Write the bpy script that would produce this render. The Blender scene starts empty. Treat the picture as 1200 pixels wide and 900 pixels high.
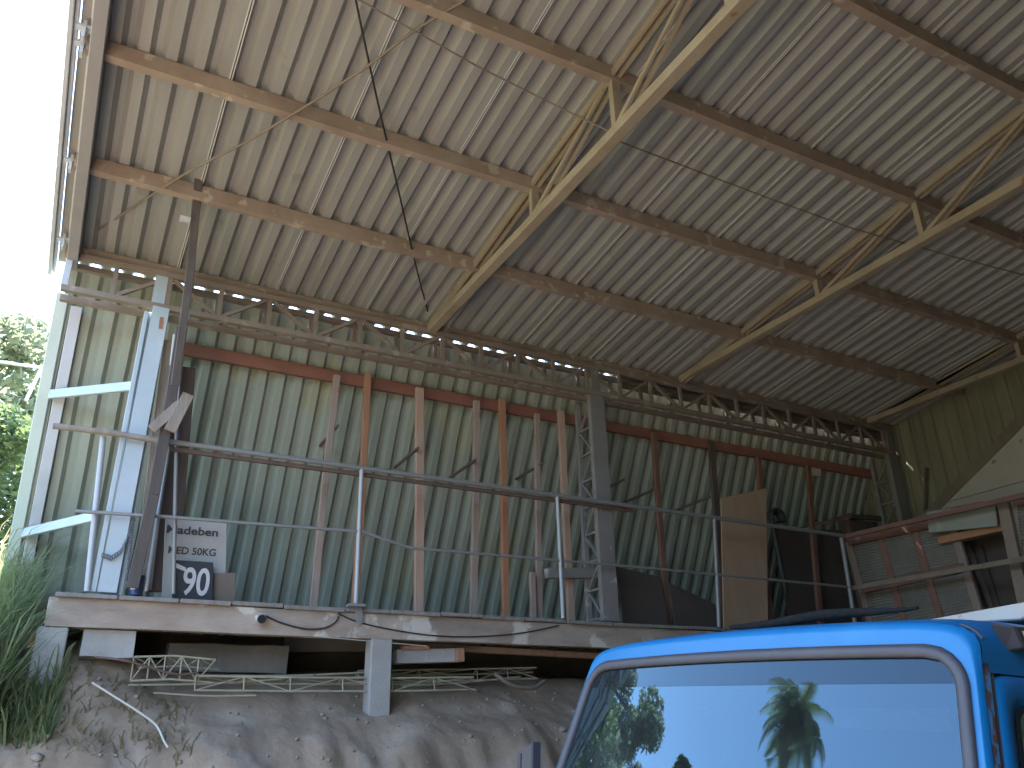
import bpy, bmesh, math, random
from math import sin, cos, pi, radians, atan2, sqrt
from mathutils import Vector, Matrix, noise
random.seed(7)
V = Vector
S = bpy.context.scene
COL = S.collection

# ------------------------------------------------------------------ camera
F_PX, YAW, PITCH, ROLL = 971.18, 0.49794, 0.41067, -0.02173
CAM = V((0, 0, 1.6))
_f = V((sin(YAW)*cos(PITCH), cos(YAW)*cos(PITCH), sin(PITCH)))
_r0 = V((cos(YAW), -sin(YAW), 0))
_u0 = _r0.cross(_f)
_r = cos(ROLL)*_r0 + sin(ROLL)*_u0
_u = -sin(ROLL)*_r0 + cos(ROLL)*_u0
cd = bpy.data.cameras.new('camera'); cam = bpy.data.objects.new('camera', cd); COL.objects.link(cam)
cd.sensor_width = 36; cd.lens = F_PX/1200*36; cd.clip_start = 0.05; cd.clip_end = 2000
m = Matrix((_r, _u, -_f)).transposed().to_4x4(); m.translation = CAM
cam.matrix_world = m
S.camera = cam
S.render.resolution_x, S.render.resolution_y = 1024, 768

# ------------------------------------------------------------------ sky, sun, exposure
SUN_EL, SUN_AZ = radians(58), V((-0.08, 1.0)).normalized()      # high sun beyond the shed, a little left
world = bpy.data.worlds.new('World'); S.world = world; world.use_nodes = True
nt = world.node_tree; bg = nt.nodes['Background']
sky = nt.nodes.new('ShaderNodeTexSky'); sky.sky_type = 'NISHITA'; sky.sun_disc = False
sky.sun_elevation = SUN_EL; sky.sun_rotation = atan2(SUN_AZ.x, SUN_AZ.y)
sky.air_density = 1.0; sky.dust_density = .35; sky.ozone_density = 1.6
nt.links.new(sky.outputs[0], bg.inputs[0]); bg.inputs[1].default_value = 0.15
sd = bpy.data.lights.new('sun', 'SUN'); sd.energy = 4.5; sd.angle = radians(0.5); sd.color = (1, .95, .87)
sun = bpy.data.objects.new('sun', sd); COL.objects.link(sun)
sdir = V((SUN_AZ.x*cos(SUN_EL), SUN_AZ.y*cos(SUN_EL), sin(SUN_EL)))
sun.rotation_euler = sdir.to_track_quat('Z', 'Y').to_euler(); sun.location = (0, -10, 30)
S.view_settings.view_transform = 'Standard'; S.view_settings.look = 'None'
S.view_settings.gamma = 1; S.view_settings.use_curve_mapping = False
S.view_settings.exposure = 3.2
S.cycles.max_bounces = 10; S.cycles.diffuse_bounces = 6; S.cycles.transparent_max_bounces = 12

# ------------------------------------------------------------------ measuring helpers
def ray(x, y):
    return _r*((x-600)/F_PX) - _u*((y-450)/F_PX) + _f
def aY(x, y, Y): v = ray(x, y); return CAM + v*(Y/v.y)
def aX(x, y, X): v = ray(x, y); return CAM + v*(X/v.x)
def aZ(x, y, Z): v = ray(x, y); return CAM + v*((Z-CAM.z)/v.z)
DECK, PITCH_R = 2.69, 0.139
def roofz(y): return 5.6 + PITCH_R*(7-abs(y))
WY, WK = 7.4, 0.5
def wally(z): return WY + WK*(5.3-z)
def aW(x, y):
    v = ray(x, y); return CAM + v*((WY+WK*(5.3-CAM.z))/(v.y+WK*v.z))

# ------------------------------------------------------------------ materials
def mat(name, base, rough=.75, dark=None, scale=4.0, amount=.6, bump=.15, metal=0, spots=None, spot_scale=9, spot_at=.62, streak=None, spec=None, fine=40, soft=.05):
    m_ = bpy.data.materials.new(name); m_.use_nodes = True
    n, l = m_.node_tree.nodes, m_.node_tree.links
    p = n['Principled BSDF']
    tc = n.new('ShaderNodeTexCoord'); mp = n.new('ShaderNodeMapping'); l.new(tc.outputs['Object'], mp.inputs[0])
    if streak: mp.inputs['Scale'].default_value = streak
    a = n.new('ShaderNodeTexNoise'); a.inputs['Scale'].default_value = scale; a.inputs['Detail'].default_value = 7; a.inputs['Roughness'].default_value = .62
    l.new(mp.outputs[0], a.inputs[0])
    r = n.new('ShaderNodeValToRGB'); r.color_ramp.elements[0].position = .5-.22; r.color_ramp.elements[1].position = .5+.2
    d = dark or tuple(c*.6 for c in base)
    r.color_ramp.elements[0].color = (*[base[i]*(1-amount)+d[i]*amount for i in range(3)], 1); r.color_ramp.elements[1].color = (*base, 1)
    l.new(a.outputs[0], r.inputs[0]); out = r.outputs[0]
    if spots:
        b = n.new('ShaderNodeTexNoise'); b.inputs['Scale'].default_value = spot_scale; b.inputs['Detail'].default_value = 5
        l.new(tc.outputs['Object'], b.inputs[0])
        q = n.new('ShaderNodeValToRGB'); q.color_ramp.elements[0].position = spot_at; q.color_ramp.elements[1].position = spot_at+soft
        l.new(b.outputs[0], q.inputs[0])
        mx = n.new('ShaderNodeMix'); mx.data_type = 'RGBA'; l.new(q.outputs[0], mx.inputs[0]); l.new(out, mx.inputs[6]); mx.inputs[7].default_value = (*spots, 1)
        out = mx.outputs[2]
    l.new(out, p.inputs['Base Color'])
    p.inputs['Roughness'].default_value = rough; p.inputs['Metallic'].default_value = metal
    if spec is not None: p.inputs['Specular IOR Level'].default_value = spec
    if bump:
        c = n.new('ShaderNodeTexNoise'); c.inputs['Scale'].default_value = fine; c.inputs['Detail'].default_value = 6
        l.new(mp.outputs[0], c.inputs[0])
        bp = n.new('ShaderNodeBump'); bp.inputs['Strength'].default_value = bump; bp.inputs['Distance'].default_value = .02
        l.new(c.outputs[0], bp.inputs['Height']); l.new(bp.outputs[0], p.inputs['Normal'])
    return m_

M = {}
M['roof'] = mat('galvanised_roof', (.405, .395, .38), .5, (.30, .29, .275), 1.3, .9, .05, spots=(.30, .285, .26), spot_scale=3.2, spot_at=.66, streak=(4, .5, 1), metal=.08)
M['seam'] = mat('bare_sheet_edge', (.72, .71, .68), .4, None, 3, .3, 0)
M['wall'] = mat('green_sheet', (.365, .40, .345), .5, (.30, .315, .26), 1.1, .9, .04, streak=(2.5, 1, .35), spots=(.36, .365, .27), spot_scale=1.4, spot_at=.6)
M['strip'] = mat('pale_flashing', (.58, .66, .62), .5, (.45, .5, .47), 3, .6, .05)
M['lilac'] = mat('pale_steel', (.56, .58, .64), .5, (.42, .42, .45), 3, .7, .06, spots=(.36, .24, .17), spot_scale=5, spot_at=.7)
M['blue_steel'] = mat('pale_blue_steel', (.47, .545, .60), .5, (.37, .425, .465), 3, .6, .05, spots=(.38, .25, .17), spot_scale=4.5, spot_at=.72)
M['purlin'] = mat('dusty_primer', (.42, .325, .26), .7, (.29, .21, .165), 3, 1, .12, spots=(.50, .42, .34), spot_scale=7, spot_at=.6)
M['truss'] = mat('ochre_steel', (.425, .35, .255), .65, (.30, .235, .165), 3, .9, .08, spots=(.26, .15, .09), spot_scale=8, spot_at=.68)
M['beam'] = mat('dusty_steel', (.30, .245, .205), .65, (.21, .16, .13), 3, .9, .08, spots=(.37, .31, .26), spot_scale=6, spot_at=.62)
M['rake'] = mat('grey_violet_steel', (.33, .31, .33), .6, (.26, .24, .26), 3, .8, .06, spots=(.55, .54, .54), spot_scale=4, spot_at=.7)
M['red_rail'] = mat('red_oxide', (.30, .125, .085), .65, (.20, .09, .065), 3, .9, .1, spots=(.13, .08, .06), spot_scale=6, spot_at=.68)
M['column'] = mat('grey_column', (.255, .24, .235), .6, (.185, .165, .155), 3, .8, .06, spots=(.40, .37, .34), spot_scale=7, spot_at=.64)
M['front'] = mat('dark_sheet', (.13, .12, .10), .8, None, 1.5, .5, .05)  # dark tone cuts the light bounced off the added unseen walls
M['olive'] = mat('olive_sheet', (.285, .27, .175), .65, (.19, .175, .115), 1.6, .9, .06, streak=(1, 2.5, .4), spots=(.28, .22, .15), spot_scale=3.5, spot_at=.64)
M['whitewash'] = mat('dirty_whitewash', (.56, .52, .46), .8, (.45, .39, .33), 1.5, .8, .1, spots=(.13, .105, .09), spot_scale=7.5, spot_at=.665)
M['dimwood'] = mat('dim_timber', (.27, .22, .17), .8, (.17, .13, .10), 4, .9, .2, streak=(1, 1, .2))
M['fascia'] = mat('peeling_fascia', (.47, .385, .32), .85, (.235, .175, .14), 2.6, .9, .35, spots=(.60, .54, .47), spot_scale=3.3, spot_at=.56, streak=(.7, 1, 2.2), fine=26)
M['plank'] = mat('grey_plank', (.30, .275, .25), .85, (.18, .16, .14), 5, .9, .3, streak=(4, .4, 1))
M['concrete'] = mat('concrete', (.42, .405, .385), .9, (.29, .275, .26), 4, .8, .3)
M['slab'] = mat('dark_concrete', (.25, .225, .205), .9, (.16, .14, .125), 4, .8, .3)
M['pipe'] = mat('galvanised_pipe', (.31, .315, .32), .55, (.28, .27, .26), 6, .8, .05, metal=.35, spots=(.24, .17, .13), spot_scale=6, spot_at=.70)
M['palepipe'] = mat('pale_pipe', (.40, .41, .425), .55, (.44, .45, .48), 6, .7, .05, metal=.2)
M['st_orange'] = mat('orange_timber', (.41, .22, .13), .75, (.33, .13, .07), 6, .9, .2, streak=(2, 2, .22), spots=(.17, .08, .05), spot_scale=5, spot_at=.70)
M['st_pink'] = mat('pinkish_timber', (.50, .34, .26), .8, (.38, .24, .18), 6, .9, .2, streak=(2, 2, .22), spots=(.22, .12, .08), spot_scale=6, spot_at=.72)
M['st_faded'] = mat('faded_timber', (.38, .30, .255), .8, (.27, .19, .155), 6, .9, .2, streak=(2, 2, .22), spots=(.33, .16, .12), spot_scale=4, spot_at=.62)
M['st_brown'] = mat('brown_timber', (.24, .12, .085), .75, (.15, .08, .06), 6, .9, .2, streak=(2, 2, .22))
M['st_dark'] = mat('dark_timber', (.125, .085, .07), .75, (.08, .055, .045), 6, .9, .2, streak=(2, 2, .22))
M['old'] = mat('weathered_timber', (.36, .31, .265), .85, (.20, .165, .14), 6, .9, .35, streak=(2, 2, .25))
M['pole'] = mat('dark_weathered_pole', (.115, .097, .09), .8, (.07, .058, .054), 5, .9, .2, streak=(2, 2, .25))
M['rod'] = mat('rusty_rod', (.17, .115, .09), .75, (.10, .07, .06), 6, .9, .1)
M['ply'] = mat('plywood', (.47, .32, .215), .7, (.39, .26, .17), 3, .9, .06, streak=(3, 1, .3))
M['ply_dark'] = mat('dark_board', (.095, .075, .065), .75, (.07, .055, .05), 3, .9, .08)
M['board_brown'] = mat('brown_board', (.20, .155, .125), .8, (.15, .115, .09), 5, .8, .1)
M['cable'] = mat('black_cable', (.03, .03, .033), .6, None, 5, .3, 0)
M['wire'] = mat('rusty_wire', (.27, .21, .165), .7, None, 8, .6, 0)
M['palewire'] = mat('pale_wire', (.55, .53, .45), .7, None, 8, .5, 0)
M['yellow'] = mat('pale_yellow_steel', (.42, .39, .27), .65, (.26, .225, .165), 5, .9, .1, spots=(.27, .19, .13), spot_scale=8, spot_at=.66)
M['shutter'] = mat('red_brown_frame', (.27, .135, .10), .7, (.17, .085, .065), 4, .9, .15, streak=(2, 1, 1), spots=(.33, .25, .21), spot_scale=7, spot_at=.68)
M['louver'] = mat('grey_louvre', (.33, .30, .27), .8, (.22, .195, .175), 5, .8, .15)
M['stile'] = mat('worn_stile', (.29, .225, .185), .8, (.26, .20, .17), 4, .9, .2)
M['greygreen'] = mat('grey_green_board', (.31, .315, .265), .8, (.31, .31, .265), 4, .8, .1, spots=(.37, .39, .31), spot_scale=3, spot_at=.62)
M['orange_board'] = mat('orange_brown_board', (.44, .225, .115), .75, (.30, .15, .08), 5, .9, .15)
M['sign'] = mat('pale_sign', (.41, .40, .385), .6, (.33, .315, .30), 3, .7, .03)
M['signdark'] = mat('black_sign', (.035, .035, .042), .5, None, 4, .4, .02)
M['ink'] = mat('ink', (.06, .05, .05), .6, None, 4, .2, 0)
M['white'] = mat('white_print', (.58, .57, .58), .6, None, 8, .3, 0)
M['paper'] = mat('paper', (.72, .64, .55), .85, None, 8, .3, .05)
M['canblue'] = mat('blue_can', (.05, .085, .20), .35, None, 8, .4, 0, metal=.3)
M['chain'] = mat('chain_steel', (.22, .23, .25), .5, None, 20, .5, 0, metal=.6)
M['rubber'] = mat('black_rubber', (.022, .022, .024), .6, None, 9, .4, .1)
M['gasket'] = mat('grey_gasket', (.075, .072, .082), .5, (.055, .052, .06), 4, .7, .06)
M['paint'] = mat('blue_paint', (.007, .19, .45), .36, (.006, .145, .36), 2.2, .8, .02, spots=(.022, .215, .46), spot_scale=3, spot_at=.60, soft=.2)
M['rustpaint'] = mat('rusty_blue_paint', (.05, .30, .66), .5, (.16, .30, .45), 9, .9, .2, spots=(.17, .095, .07), spot_scale=22, spot_at=.50)
M['whiterust'] = mat('white_rusty', (.52, .475, .41), .6, (.50, .41, .32), 6, .8, .1, spots=(.36, .17, .085), spot_scale=11, spot_at=.62)
M['tarp'] = mat('black_tarp', (.022, .021, .02), .9, None, 8, .5, .5, spec=.15)
M['cabin'] = mat('dark_cabin', (.05, .045, .042), .8, None, 4, .4, .05)
M['tan'] = mat('tan_trim', (.30, .215, .13), .8, None, 4, .6, .1)
M['chrome'] = mat('bright_metal', (.62, .63, .65), .2, None, 4, .2, 0, metal=1)
M['lens'] = mat('amber_lens', (.50, .38, .20), .25, None, 8, .4, .05)
M['headlens'] = mat('headlight_glass', (.62, .64, .66), .1, None, 8, .2, .05)
M['bark'] = mat('bark', (.20, .165, .13), .9, (.11, .09, .07), 9, .9, .5, streak=(1, 1, .25))
M['stone'] = mat('pebble', (.34, .295, .25), .9, (.22, .19, .16), 7, .8, .3)
for k, (c1, c2) in dict(leaf_a=((.15, .205, .085), (.09, .14, .055)), leaf_b=((.28, .305, .20), (.19, .225, .13)), leaf_c=((.055, .085, .03), (.03, .055, .02)), palm=((.20, .24, .10), (.12, .16, .06)), grass=((.26, .32, .165), (.18, .24, .115)), straw=((.36, .32, .18), (.24, .2, .11))).items():
    M[k] = mat(k, c1, .6, c2, 1.7, 1, 0)
    nn, ll = M[k].node_tree.nodes, M[k].node_tree.links
    p_ = nn['Principled BSDF']; tr = nn.new('ShaderNodeBsdfTranslucent'); ms = nn.new('ShaderNodeMixShader'); ms.inputs[0].default_value = .55
    src = p_.inputs['Base Color'].links[0].from_socket
    ll.new(src, tr.inputs[0]); ll.new(p_.outputs[0], ms.inputs[1]); ll.new(tr.outputs[0], ms.inputs[2]); ll.new(ms.outputs[0], nn['Material Output'].inputs[0])

def glassmat(name, tint, ior, dust=0):
    m_ = bpy.data.materials.new(name); m_.use_nodes = True
    n, l = m_.node_tree.nodes, m_.node_tree.links; n.clear()
    o = n.new('ShaderNodeOutputMaterial'); t = n.new('ShaderNodeBsdfTransparent'); t.inputs[0].default_value = (*tint, 1)
    g = n.new('ShaderNodeBsdfGlossy'); g.inputs['Roughness'].default_value = .015; g.inputs['Color'].default_value = (.55, .84, 1, 1)
    fr = n.new('ShaderNodeFresnel'); fr.inputs[0].default_value = ior; mx = n.new('ShaderNodeMixShader')
    l.new(fr.outputs[0], mx.inputs[0]); l.new(t.outputs[0], mx.inputs[1]); l.new(g.outputs[0], mx.inputs[2]); df = n.new('ShaderNodeBsdfDiffuse'); df.inputs[0].default_value = (.50, .56, .62, 1); m2 = n.new('ShaderNodeMixShader'); m2.inputs[0].default_value = dust
    l.new(mx.outputs[0], m2.inputs[1]); l.new(df.outputs[0], m2.inputs[2]); l.new(m2.outputs[0], o.inputs[0])
    return m_
M['glass'] = glassmat('windscreen_glass', (.20, .26, .32), 1.78, .02)
M['shadeband'] = glassmat('tinted_glass', (.10, .12, .22), 1.5, .03)
M['doorglass'] = glassmat('door_glass', (.75, .78, .78), 1.5)

# ground: dirt with pale crusts, greener away from the yard
def ground_mat():
    m_ = mat('dirt', (.345, .255, .178), .95, (.245, .18, .128), 1.7, 1, .6, spots=(.395, .315, .24), spot_scale=2.6, spot_at=.50, soft=.22, fine=14)
    n, l = m_.node_tree.nodes, m_.node_tree.links; p = n['Principled BSDF']
    src = p.inputs['Base Color'].links[0].from_socket
    g = n.new('ShaderNodeNewGeometry'); sx = n.new('ShaderNodeSeparateXYZ'); l.new(g.outputs['Position'], sx.inputs[0])
    def rng(sock, a, b):
        r = n.new('ShaderNodeMapRange'); r.inputs[1].default_value = a; r.inputs[2].default_value = b; l.new(sock, r.inputs[0]); return r.outputs[0]
    def mth(op, a, b):
        k = n.new('ShaderNodeMath'); k.operation = op; l.new(a, k.inputs[0]); l.new(b, k.inputs[1]); return k.outputs[0]
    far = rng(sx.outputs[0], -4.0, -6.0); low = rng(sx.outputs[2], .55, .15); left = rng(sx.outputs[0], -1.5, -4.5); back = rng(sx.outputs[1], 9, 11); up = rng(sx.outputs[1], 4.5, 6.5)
    msk = mth('MAXIMUM', mth('MULTIPLY', left, up), back)
    nz = n.new('ShaderNodeTexNoise'); nz.inputs['Scale'].default_value = 6; nz.inputs['Detail'].default_value = 6
    rr = n.new('ShaderNodeValToRGB'); rr.color_ramp.elements[0].color = (.05, .085, .025, 1); rr.color_ramp.elements[1].color = (.13, .17, .06, 1); l.new(nz.outputs[0], rr.inputs[0])
    mx = n.new('ShaderNodeMix'); mx.data_type = 'RGBA'; l.new(msk, mx.inputs[0]); l.new(src, mx.inputs[6]); l.new(rr.outputs[0], mx.inputs[7])
    m2 = n.new('ShaderNodeMix'); m2.data_type = 'RGBA'; l.new(mth('MULTIPLY', mth('MULTIPLY', low, rng(sx.outputs[0], -1.6, -.9)), rng(sx.outputs[1], 6.4, 5.9)), m2.inputs[0]); l.new(mx.outputs[2], m2.inputs[6]); m2.inputs[7].default_value = (.135, .122, .108, 1)  # floor inside the shed coloured darker to cut bounce light
    r2 = n.new('ShaderNodeValToRGB'); r2.color_ramp.elements[0].color = (.19, .18, .085, 1); r2.color_ramp.elements[1].color = (.36, .32, .18, 1); l.new(nz.outputs[0], r2.inputs[0])
    m3 = n.new('ShaderNodeMix'); m3.data_type = 'RGBA'; r3 = n.new('ShaderNodeValToRGB'); r3.color_ramp.elements[0].color = (.018, .026, .011, 1); r3.color_ramp.elements[1].color = (.05, .06, .026, 1); l.new(nz.outputs[0], r3.inputs[0])
    m4 = n.new('ShaderNodeMix'); m4.data_type = 'RGBA'; l.new(rng(sx.outputs[1], 3.5, 7.5), m4.inputs[0]); l.new(r3.outputs[0], m4.inputs[6]); l.new(r2.outputs[0], m4.inputs[7])  # slope tones shape the side light: dark in front, pale at back
    l.new(far, m3.inputs[0]); l.new(m2.outputs[2], m3.inputs[6]); l.new(m4.outputs[2], m3.inputs[7])
    l.new(m3.outputs[2], p.inputs['Base Color'])
    return m_
M['dirt'] = ground_mat()

# ------------------------------------------------------------------ mesh helpers
class MB:
    def __init__(s): s.v, s.f, s.mi, s.sm = [], [], [], []
    def add(s, vs, fs, mi=0, smooth=False):
        o = len(s.v); s.v += [V(p) for p in vs]
        for f in fs: s.f.append([i+o for i in f]); s.mi.append(mi); s.sm.append(smooth)
        return s
    def hexa(s, b, t, mi=0):          # two matching loops of points
        n = len(b)
        fs = [list(range(n))[::-1], list(range(n, 2*n))] + [[i, (i+1) % n, n+(i+1) % n, n+i] for i in range(n)]
        return s.add(list(b)+list(t), fs, mi)
    def box(s, lo, hi, mi=0):
        x0, y0, z0 = lo; x1, y1, z1 = hi
        return s.hexa([(x0, y0, z0), (x1, y0, z0), (x1, y1, z0), (x0, y1, z0)], [(x0, y0, z1), (x1, y0, z1), (x1, y1, z1), (x0, y1, z1)], mi)
    def bar(s, p0, p1, w, h, side=(1, 0, 0), mi=0, tw=1.0):   # w along 'side', h perpendicular to it
        p0, p1 = V(p0), V(p1); d = (p1-p0).normalized(); a = V(side); a = (a-d*a.dot(d)).normalized(); b = d.cross(a)
        q = [(-1, -1), (1, -1), (1, 1), (-1, 1)]
        return s.hexa([p0+a*(i*w/2)+b*(j*h/2) for i, j in q], [p1+a*(i*w/2*tw)+b*(j*h/2*tw) for i, j in q], mi)
    def curve(s, pts, r, n=6, sub=5):
        P = [V(p) for p in pts]; P = [P[0]*2-P[1]]+P+[P[-1]*2-P[-2]]; out = []
        for a, b, c, d in zip(P, P[1:], P[2:], P[3:]):
            for i in range(sub):
                t = i/sub; out.append(.5*(2*b+(c-a)*t+(2*a-5*b+4*c-d)*t*t+(3*b-a-3*c+d)*t**3))
        return s.tube(out+[P[-2]], r, n)
    def tube(s, pts, r, n=8, mi=0, cap=True):
        pts = [V(p) for p in pts]; vs = []; k = len(pts)
        rs = r if isinstance(r, (list, tuple)) else [r]*k
        a = None
        for i, p in enumerate(pts):
            d = (pts[min(i+1, k-1)]-pts[max(i-1, 0)]).normalized()
            if a is None:
                a = d.orthogonal().normalized()
            else:
                a = (a-d*a.dot(d)).normalized()
            b = d.cross(a)
            vs += [p+(a*cos(2*pi*j/n)+b*sin(2*pi*j/n))*rs[i] for j in range(n)]
        fs = [[i*n+j, i*n+(j+1) % n, (i+1)*n+(j+1) % n, (i+1)*n+j] for i in range(k-1) for j in range(n)]
        s.add(vs, fs, mi, True)
        if cap: s.add(vs[:n], [list(range(n))[::-1]], mi); s.add(vs[-n:], [list(range(n))], mi)
        return s
    def grid(s, rows, mi=0, smooth=True, close=False):
        n = len(rows[0]); vs = [p for r in rows for p in r]
        fs = [[i*n+j, i*n+(j+1) % n, (i+1)*n+(j+1) % n, (i+1)*n+j] for i in range(len(rows)-1) for j in range(n if close else n-1)]
        return s.add(vs, fs, mi, smooth)
    def build(s, name, mats, parent=None, bevel=0, **props):
        me = bpy.data.meshes.new(name); me.from_pydata([tuple(p) for p in s.v], [], s.f)
        for k in (mats if isinstance(mats, (list, tuple)) else [mats]): me.materials.append(M[k])
        me.polygons.foreach_set('material_index', s.mi); me.polygons.foreach_set('use_smooth', s.sm); me.update()
        o = bpy.data.objects.new(name, me); COL.objects.link(o)
        if parent: o.parent = parent
        if bevel:
            b = o.modifiers.new('bevel', 'BEVEL'); b.width = bevel; b.segments = 1; b.limit_method = 'ANGLE'; b.harden_normals = False
        for k, v in props.items(): o[k] = v
        return o
def tag(o, label, cat, group=None):
    o['label'] = label; o['category'] = cat
    if group: o['group'] = group
    return o
def thing(name, label, cat, loc=(0, 0, 0), group=None):
    o = bpy.data.objects.new(name, None); COL.objects.link(o); o.location = loc; o.empty_display_size = .2
    return tag(o, label, cat, group)
def rebase(o):                       # move a mesh thing's origin to the centre of its base
    vs = o.data.vertices; lo = V([min(v.co[i] for v in vs) for i in range(3)]); hi = V([max(v.co[i] for v in vs) for i in range(3)])
    c = V(((lo.x+hi.x)/2, (lo.y+hi.y)/2, lo.z)); o.data.transform(Matrix.Translation(-c)); o.location = o.location + c
    return o
def text_mesh(name, body, origin, right, up, height, matk, parent, depth=.003, sx=1.0, bold=0.0):
    cu = bpy.data.curves.new(name, 'FONT'); cu.body = body; cu.size = height; cu.extrude = depth; cu.offset = bold
    o = bpy.data.objects.new(name, cu); COL.objects.link(o)
    bpy.context.view_layer.update()
    me = bpy.data.meshes.new_from_object(o.evaluated_get(bpy.context.evaluated_depsgraph_get()))
    bpy.data.objects.remove(o); bpy.data.curves.remove(cu)
    r = V(right).normalized(); u = V(up).normalized(); n = r.cross(u)
    mm = Matrix((r*sx, u, n)).transposed().to_4x4(); mm.translation = V(origin); me.transform(mm)
    me.materials.clear(); me.materials.append(M[matk])
    t = bpy.data.objects.new(name, me); COL.objects.link(t); t.parent = parent
    return t

# ------------------------------------------------------------------ ground
def prof(y):
    P = [(-400, -.5), (-30, 0), (5.55, 0), (5.95, .55), (6.25, 1.28), (6.5, 1.6), (6.75, 1.77), (7.0, 1.87), (7.25, 2.03), (7.6, 2.2), (8.5, 2.3), (9.5, 2.35), (12, 2.5), (40, 5), (400, 20)]
    for (a, b), (c, d) in zip(P, P[1:]):
        if a <= y <= c: return b+(d-b)*(y-a)/(c-a)
    return P[-1][1]
def ground_h(x, y, detail=True):
    yy = y
    near = max(0, 1-abs(y-6.5)/1.3)
    if detail:
        rid = noise.noise(V((x*1.9, y*.25, 3)))*.17 + noise.noise(V((x*5.2, y*1.6, 8)))*.06 + noise.noise(V((x*11, y*5, 5)))*.05 + noise.noise(V((x*2.2, y*3.1, 11)))*.12 + noise.noise(V((x*.6, 0, 1)))*.12
        yy = y + rid*near
    h = prof(yy)
    lf = min(1, max(0, (-x)/1.6)); lf = lf*lf*(3-2*lf)
    h += lf*.42*min(1, max(0, (y-5.3)/1.3))*(1 if y < 40 else max(0, 1-(y-40)/60))
    lw = min(1, max(0, (-x-4)/25)); h += lw*3.0*min(1, max(0, (y+2)/10))
    hl = min(1, max(0, (-x-9)/22)); h += 9.0*hl*hl*(3-2*hl)  # added hillside out of view, raised to bounce light into the shed
    h += .24*math.exp(-((x-.25)/.55)**2)*min(1, max(0, (y-6.7)/.3))*max(0, min(1, (9-y)))
    if detail: h += noise.noise(V((x*2.3, y*2.3, 0)))*.035 + noise.noise(V((x*9, y*9, 4)))*.014*min(1, near*2+.2)
    return h
def lines(fine0, fine1, step, lo, hi):
    a = []; p = fine0
    while p <= fine1+1e-6: a.append(p); p += step
    st = step; q = fine0
    while q > lo: st *= 1.45; q -= st; a.insert(0, max(q, lo))
    st = step; q = fine1
    while q < hi: st *= 1.45; q += st; a.append(min(q, hi))
    return a
xs = lines(-2.2, 6.2, .05, -300, 300); ys = lines(5.4, 8.0, .045, -300, 300)
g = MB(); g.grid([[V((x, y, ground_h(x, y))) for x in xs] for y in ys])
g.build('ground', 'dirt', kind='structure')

# ------------------------------------------------------------------ shed
shed = thing('open_shed', 'open fronted shed with corrugated roof on steel trusses and leaning green sheet wall', 'shed', (4.7, 7.2, 0))
SI = shed.location.copy()
def part(mb, name, mk, parent=None, bevel=0, **k):
    """parts modelled in world coordinates, parented to a thing that stands at its base"""
    o = mb.build(name, mk, None, bevel, **k)
    p = parent
    off = V((0, 0, 0)); q = p
    while q: off += q.location; q = q.parent
    o.data.transform(Matrix.Translation(-off)); o.parent = p
    return o
def sub(name, parent):
    o = bpy.data.objects.new(name, None); COL.objects.link(o); o.parent = parent; o.empty_display_size = .1
    return o

PI_, PAN, FLK, CRS, DEP = .176, .068, .035, .038, .062
def ribs(x0, x1):
    """profile points (x, depth) of a trapezoidal sheet"""
    out = []; x = x0
    while x < x1:
        out += [(x, 0), (x+PAN, 0), (x+PAN+FLK, DEP), (x+PAN+FLK+CRS, DEP)]; x += PI_
    return out
# roof sheeting: ribs run down the slope, ridges up
pr = ribs(.365-PI_*5-.0, 10.05); Y0r, Y1r = -7.4, 7.31
pr = [(x, d) for x, d in pr if x >= -.58]
rows = []
for i in range(33):
    y = Y0r+(Y1r-Y0r)*i/32
    rows.append([V((x+noise.noise(V((x*3, y*.7, 0)))*.004, y, roofz(y)+d+noise.noise(V((x*.8, y*.8, 2)))*.008)) for x, d in pr])
mb = MB(); mb.grid(rows, 0, False)
x = .365-.88
while x < 10:
    for dx in (0, .016):
        for ye in (Y0r, Y1r-.02): mb.bar((x+PAN-.006+dx, 0, roofz(0)-.004), (x+PAN-.006+dx, ye, roofz(ye)-.004), .007, .005, (1, 0, 0), 1)
    x += .88
part(mb, 'roof_sheeting', ['roof', 'seam'], shed)
# purlins
for i, y in enumerate((7.06, 5.95, 4.85, 3.67, 2.5, 1.35, .2, -1.35, -2.5, -3.67, -4.85, -5.95, -7.06)):
    mb = MB(); z = roofz(y); n = 12
    w, h = (.07, .115) if i else (.06, .10)
    for k in range(n):
        xa, xb = -.46+10.3*k/n, -.46+10.3*(k+1)/n
        sg = lambda x: -.012*abs(sin((x+.38)/3.24*pi))
        mb.hexa([(xa, y-w/2, z-h-.006+sg(xa)), (xb, y-w/2, z-h-.006+sg(xb)), (xb, y+w/2, z-h-.006+sg(xb)), (xa, y+w/2, z-h-.006+sg(xa))],
                [(xa, y-w/2, z-.006), (xb, y-w/2, z-.006), (xb, y+w/2, z-.016), (xa, y+w/2, z-.016)])
    part(mb, 'purlin', 'purlin', shed)
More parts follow.
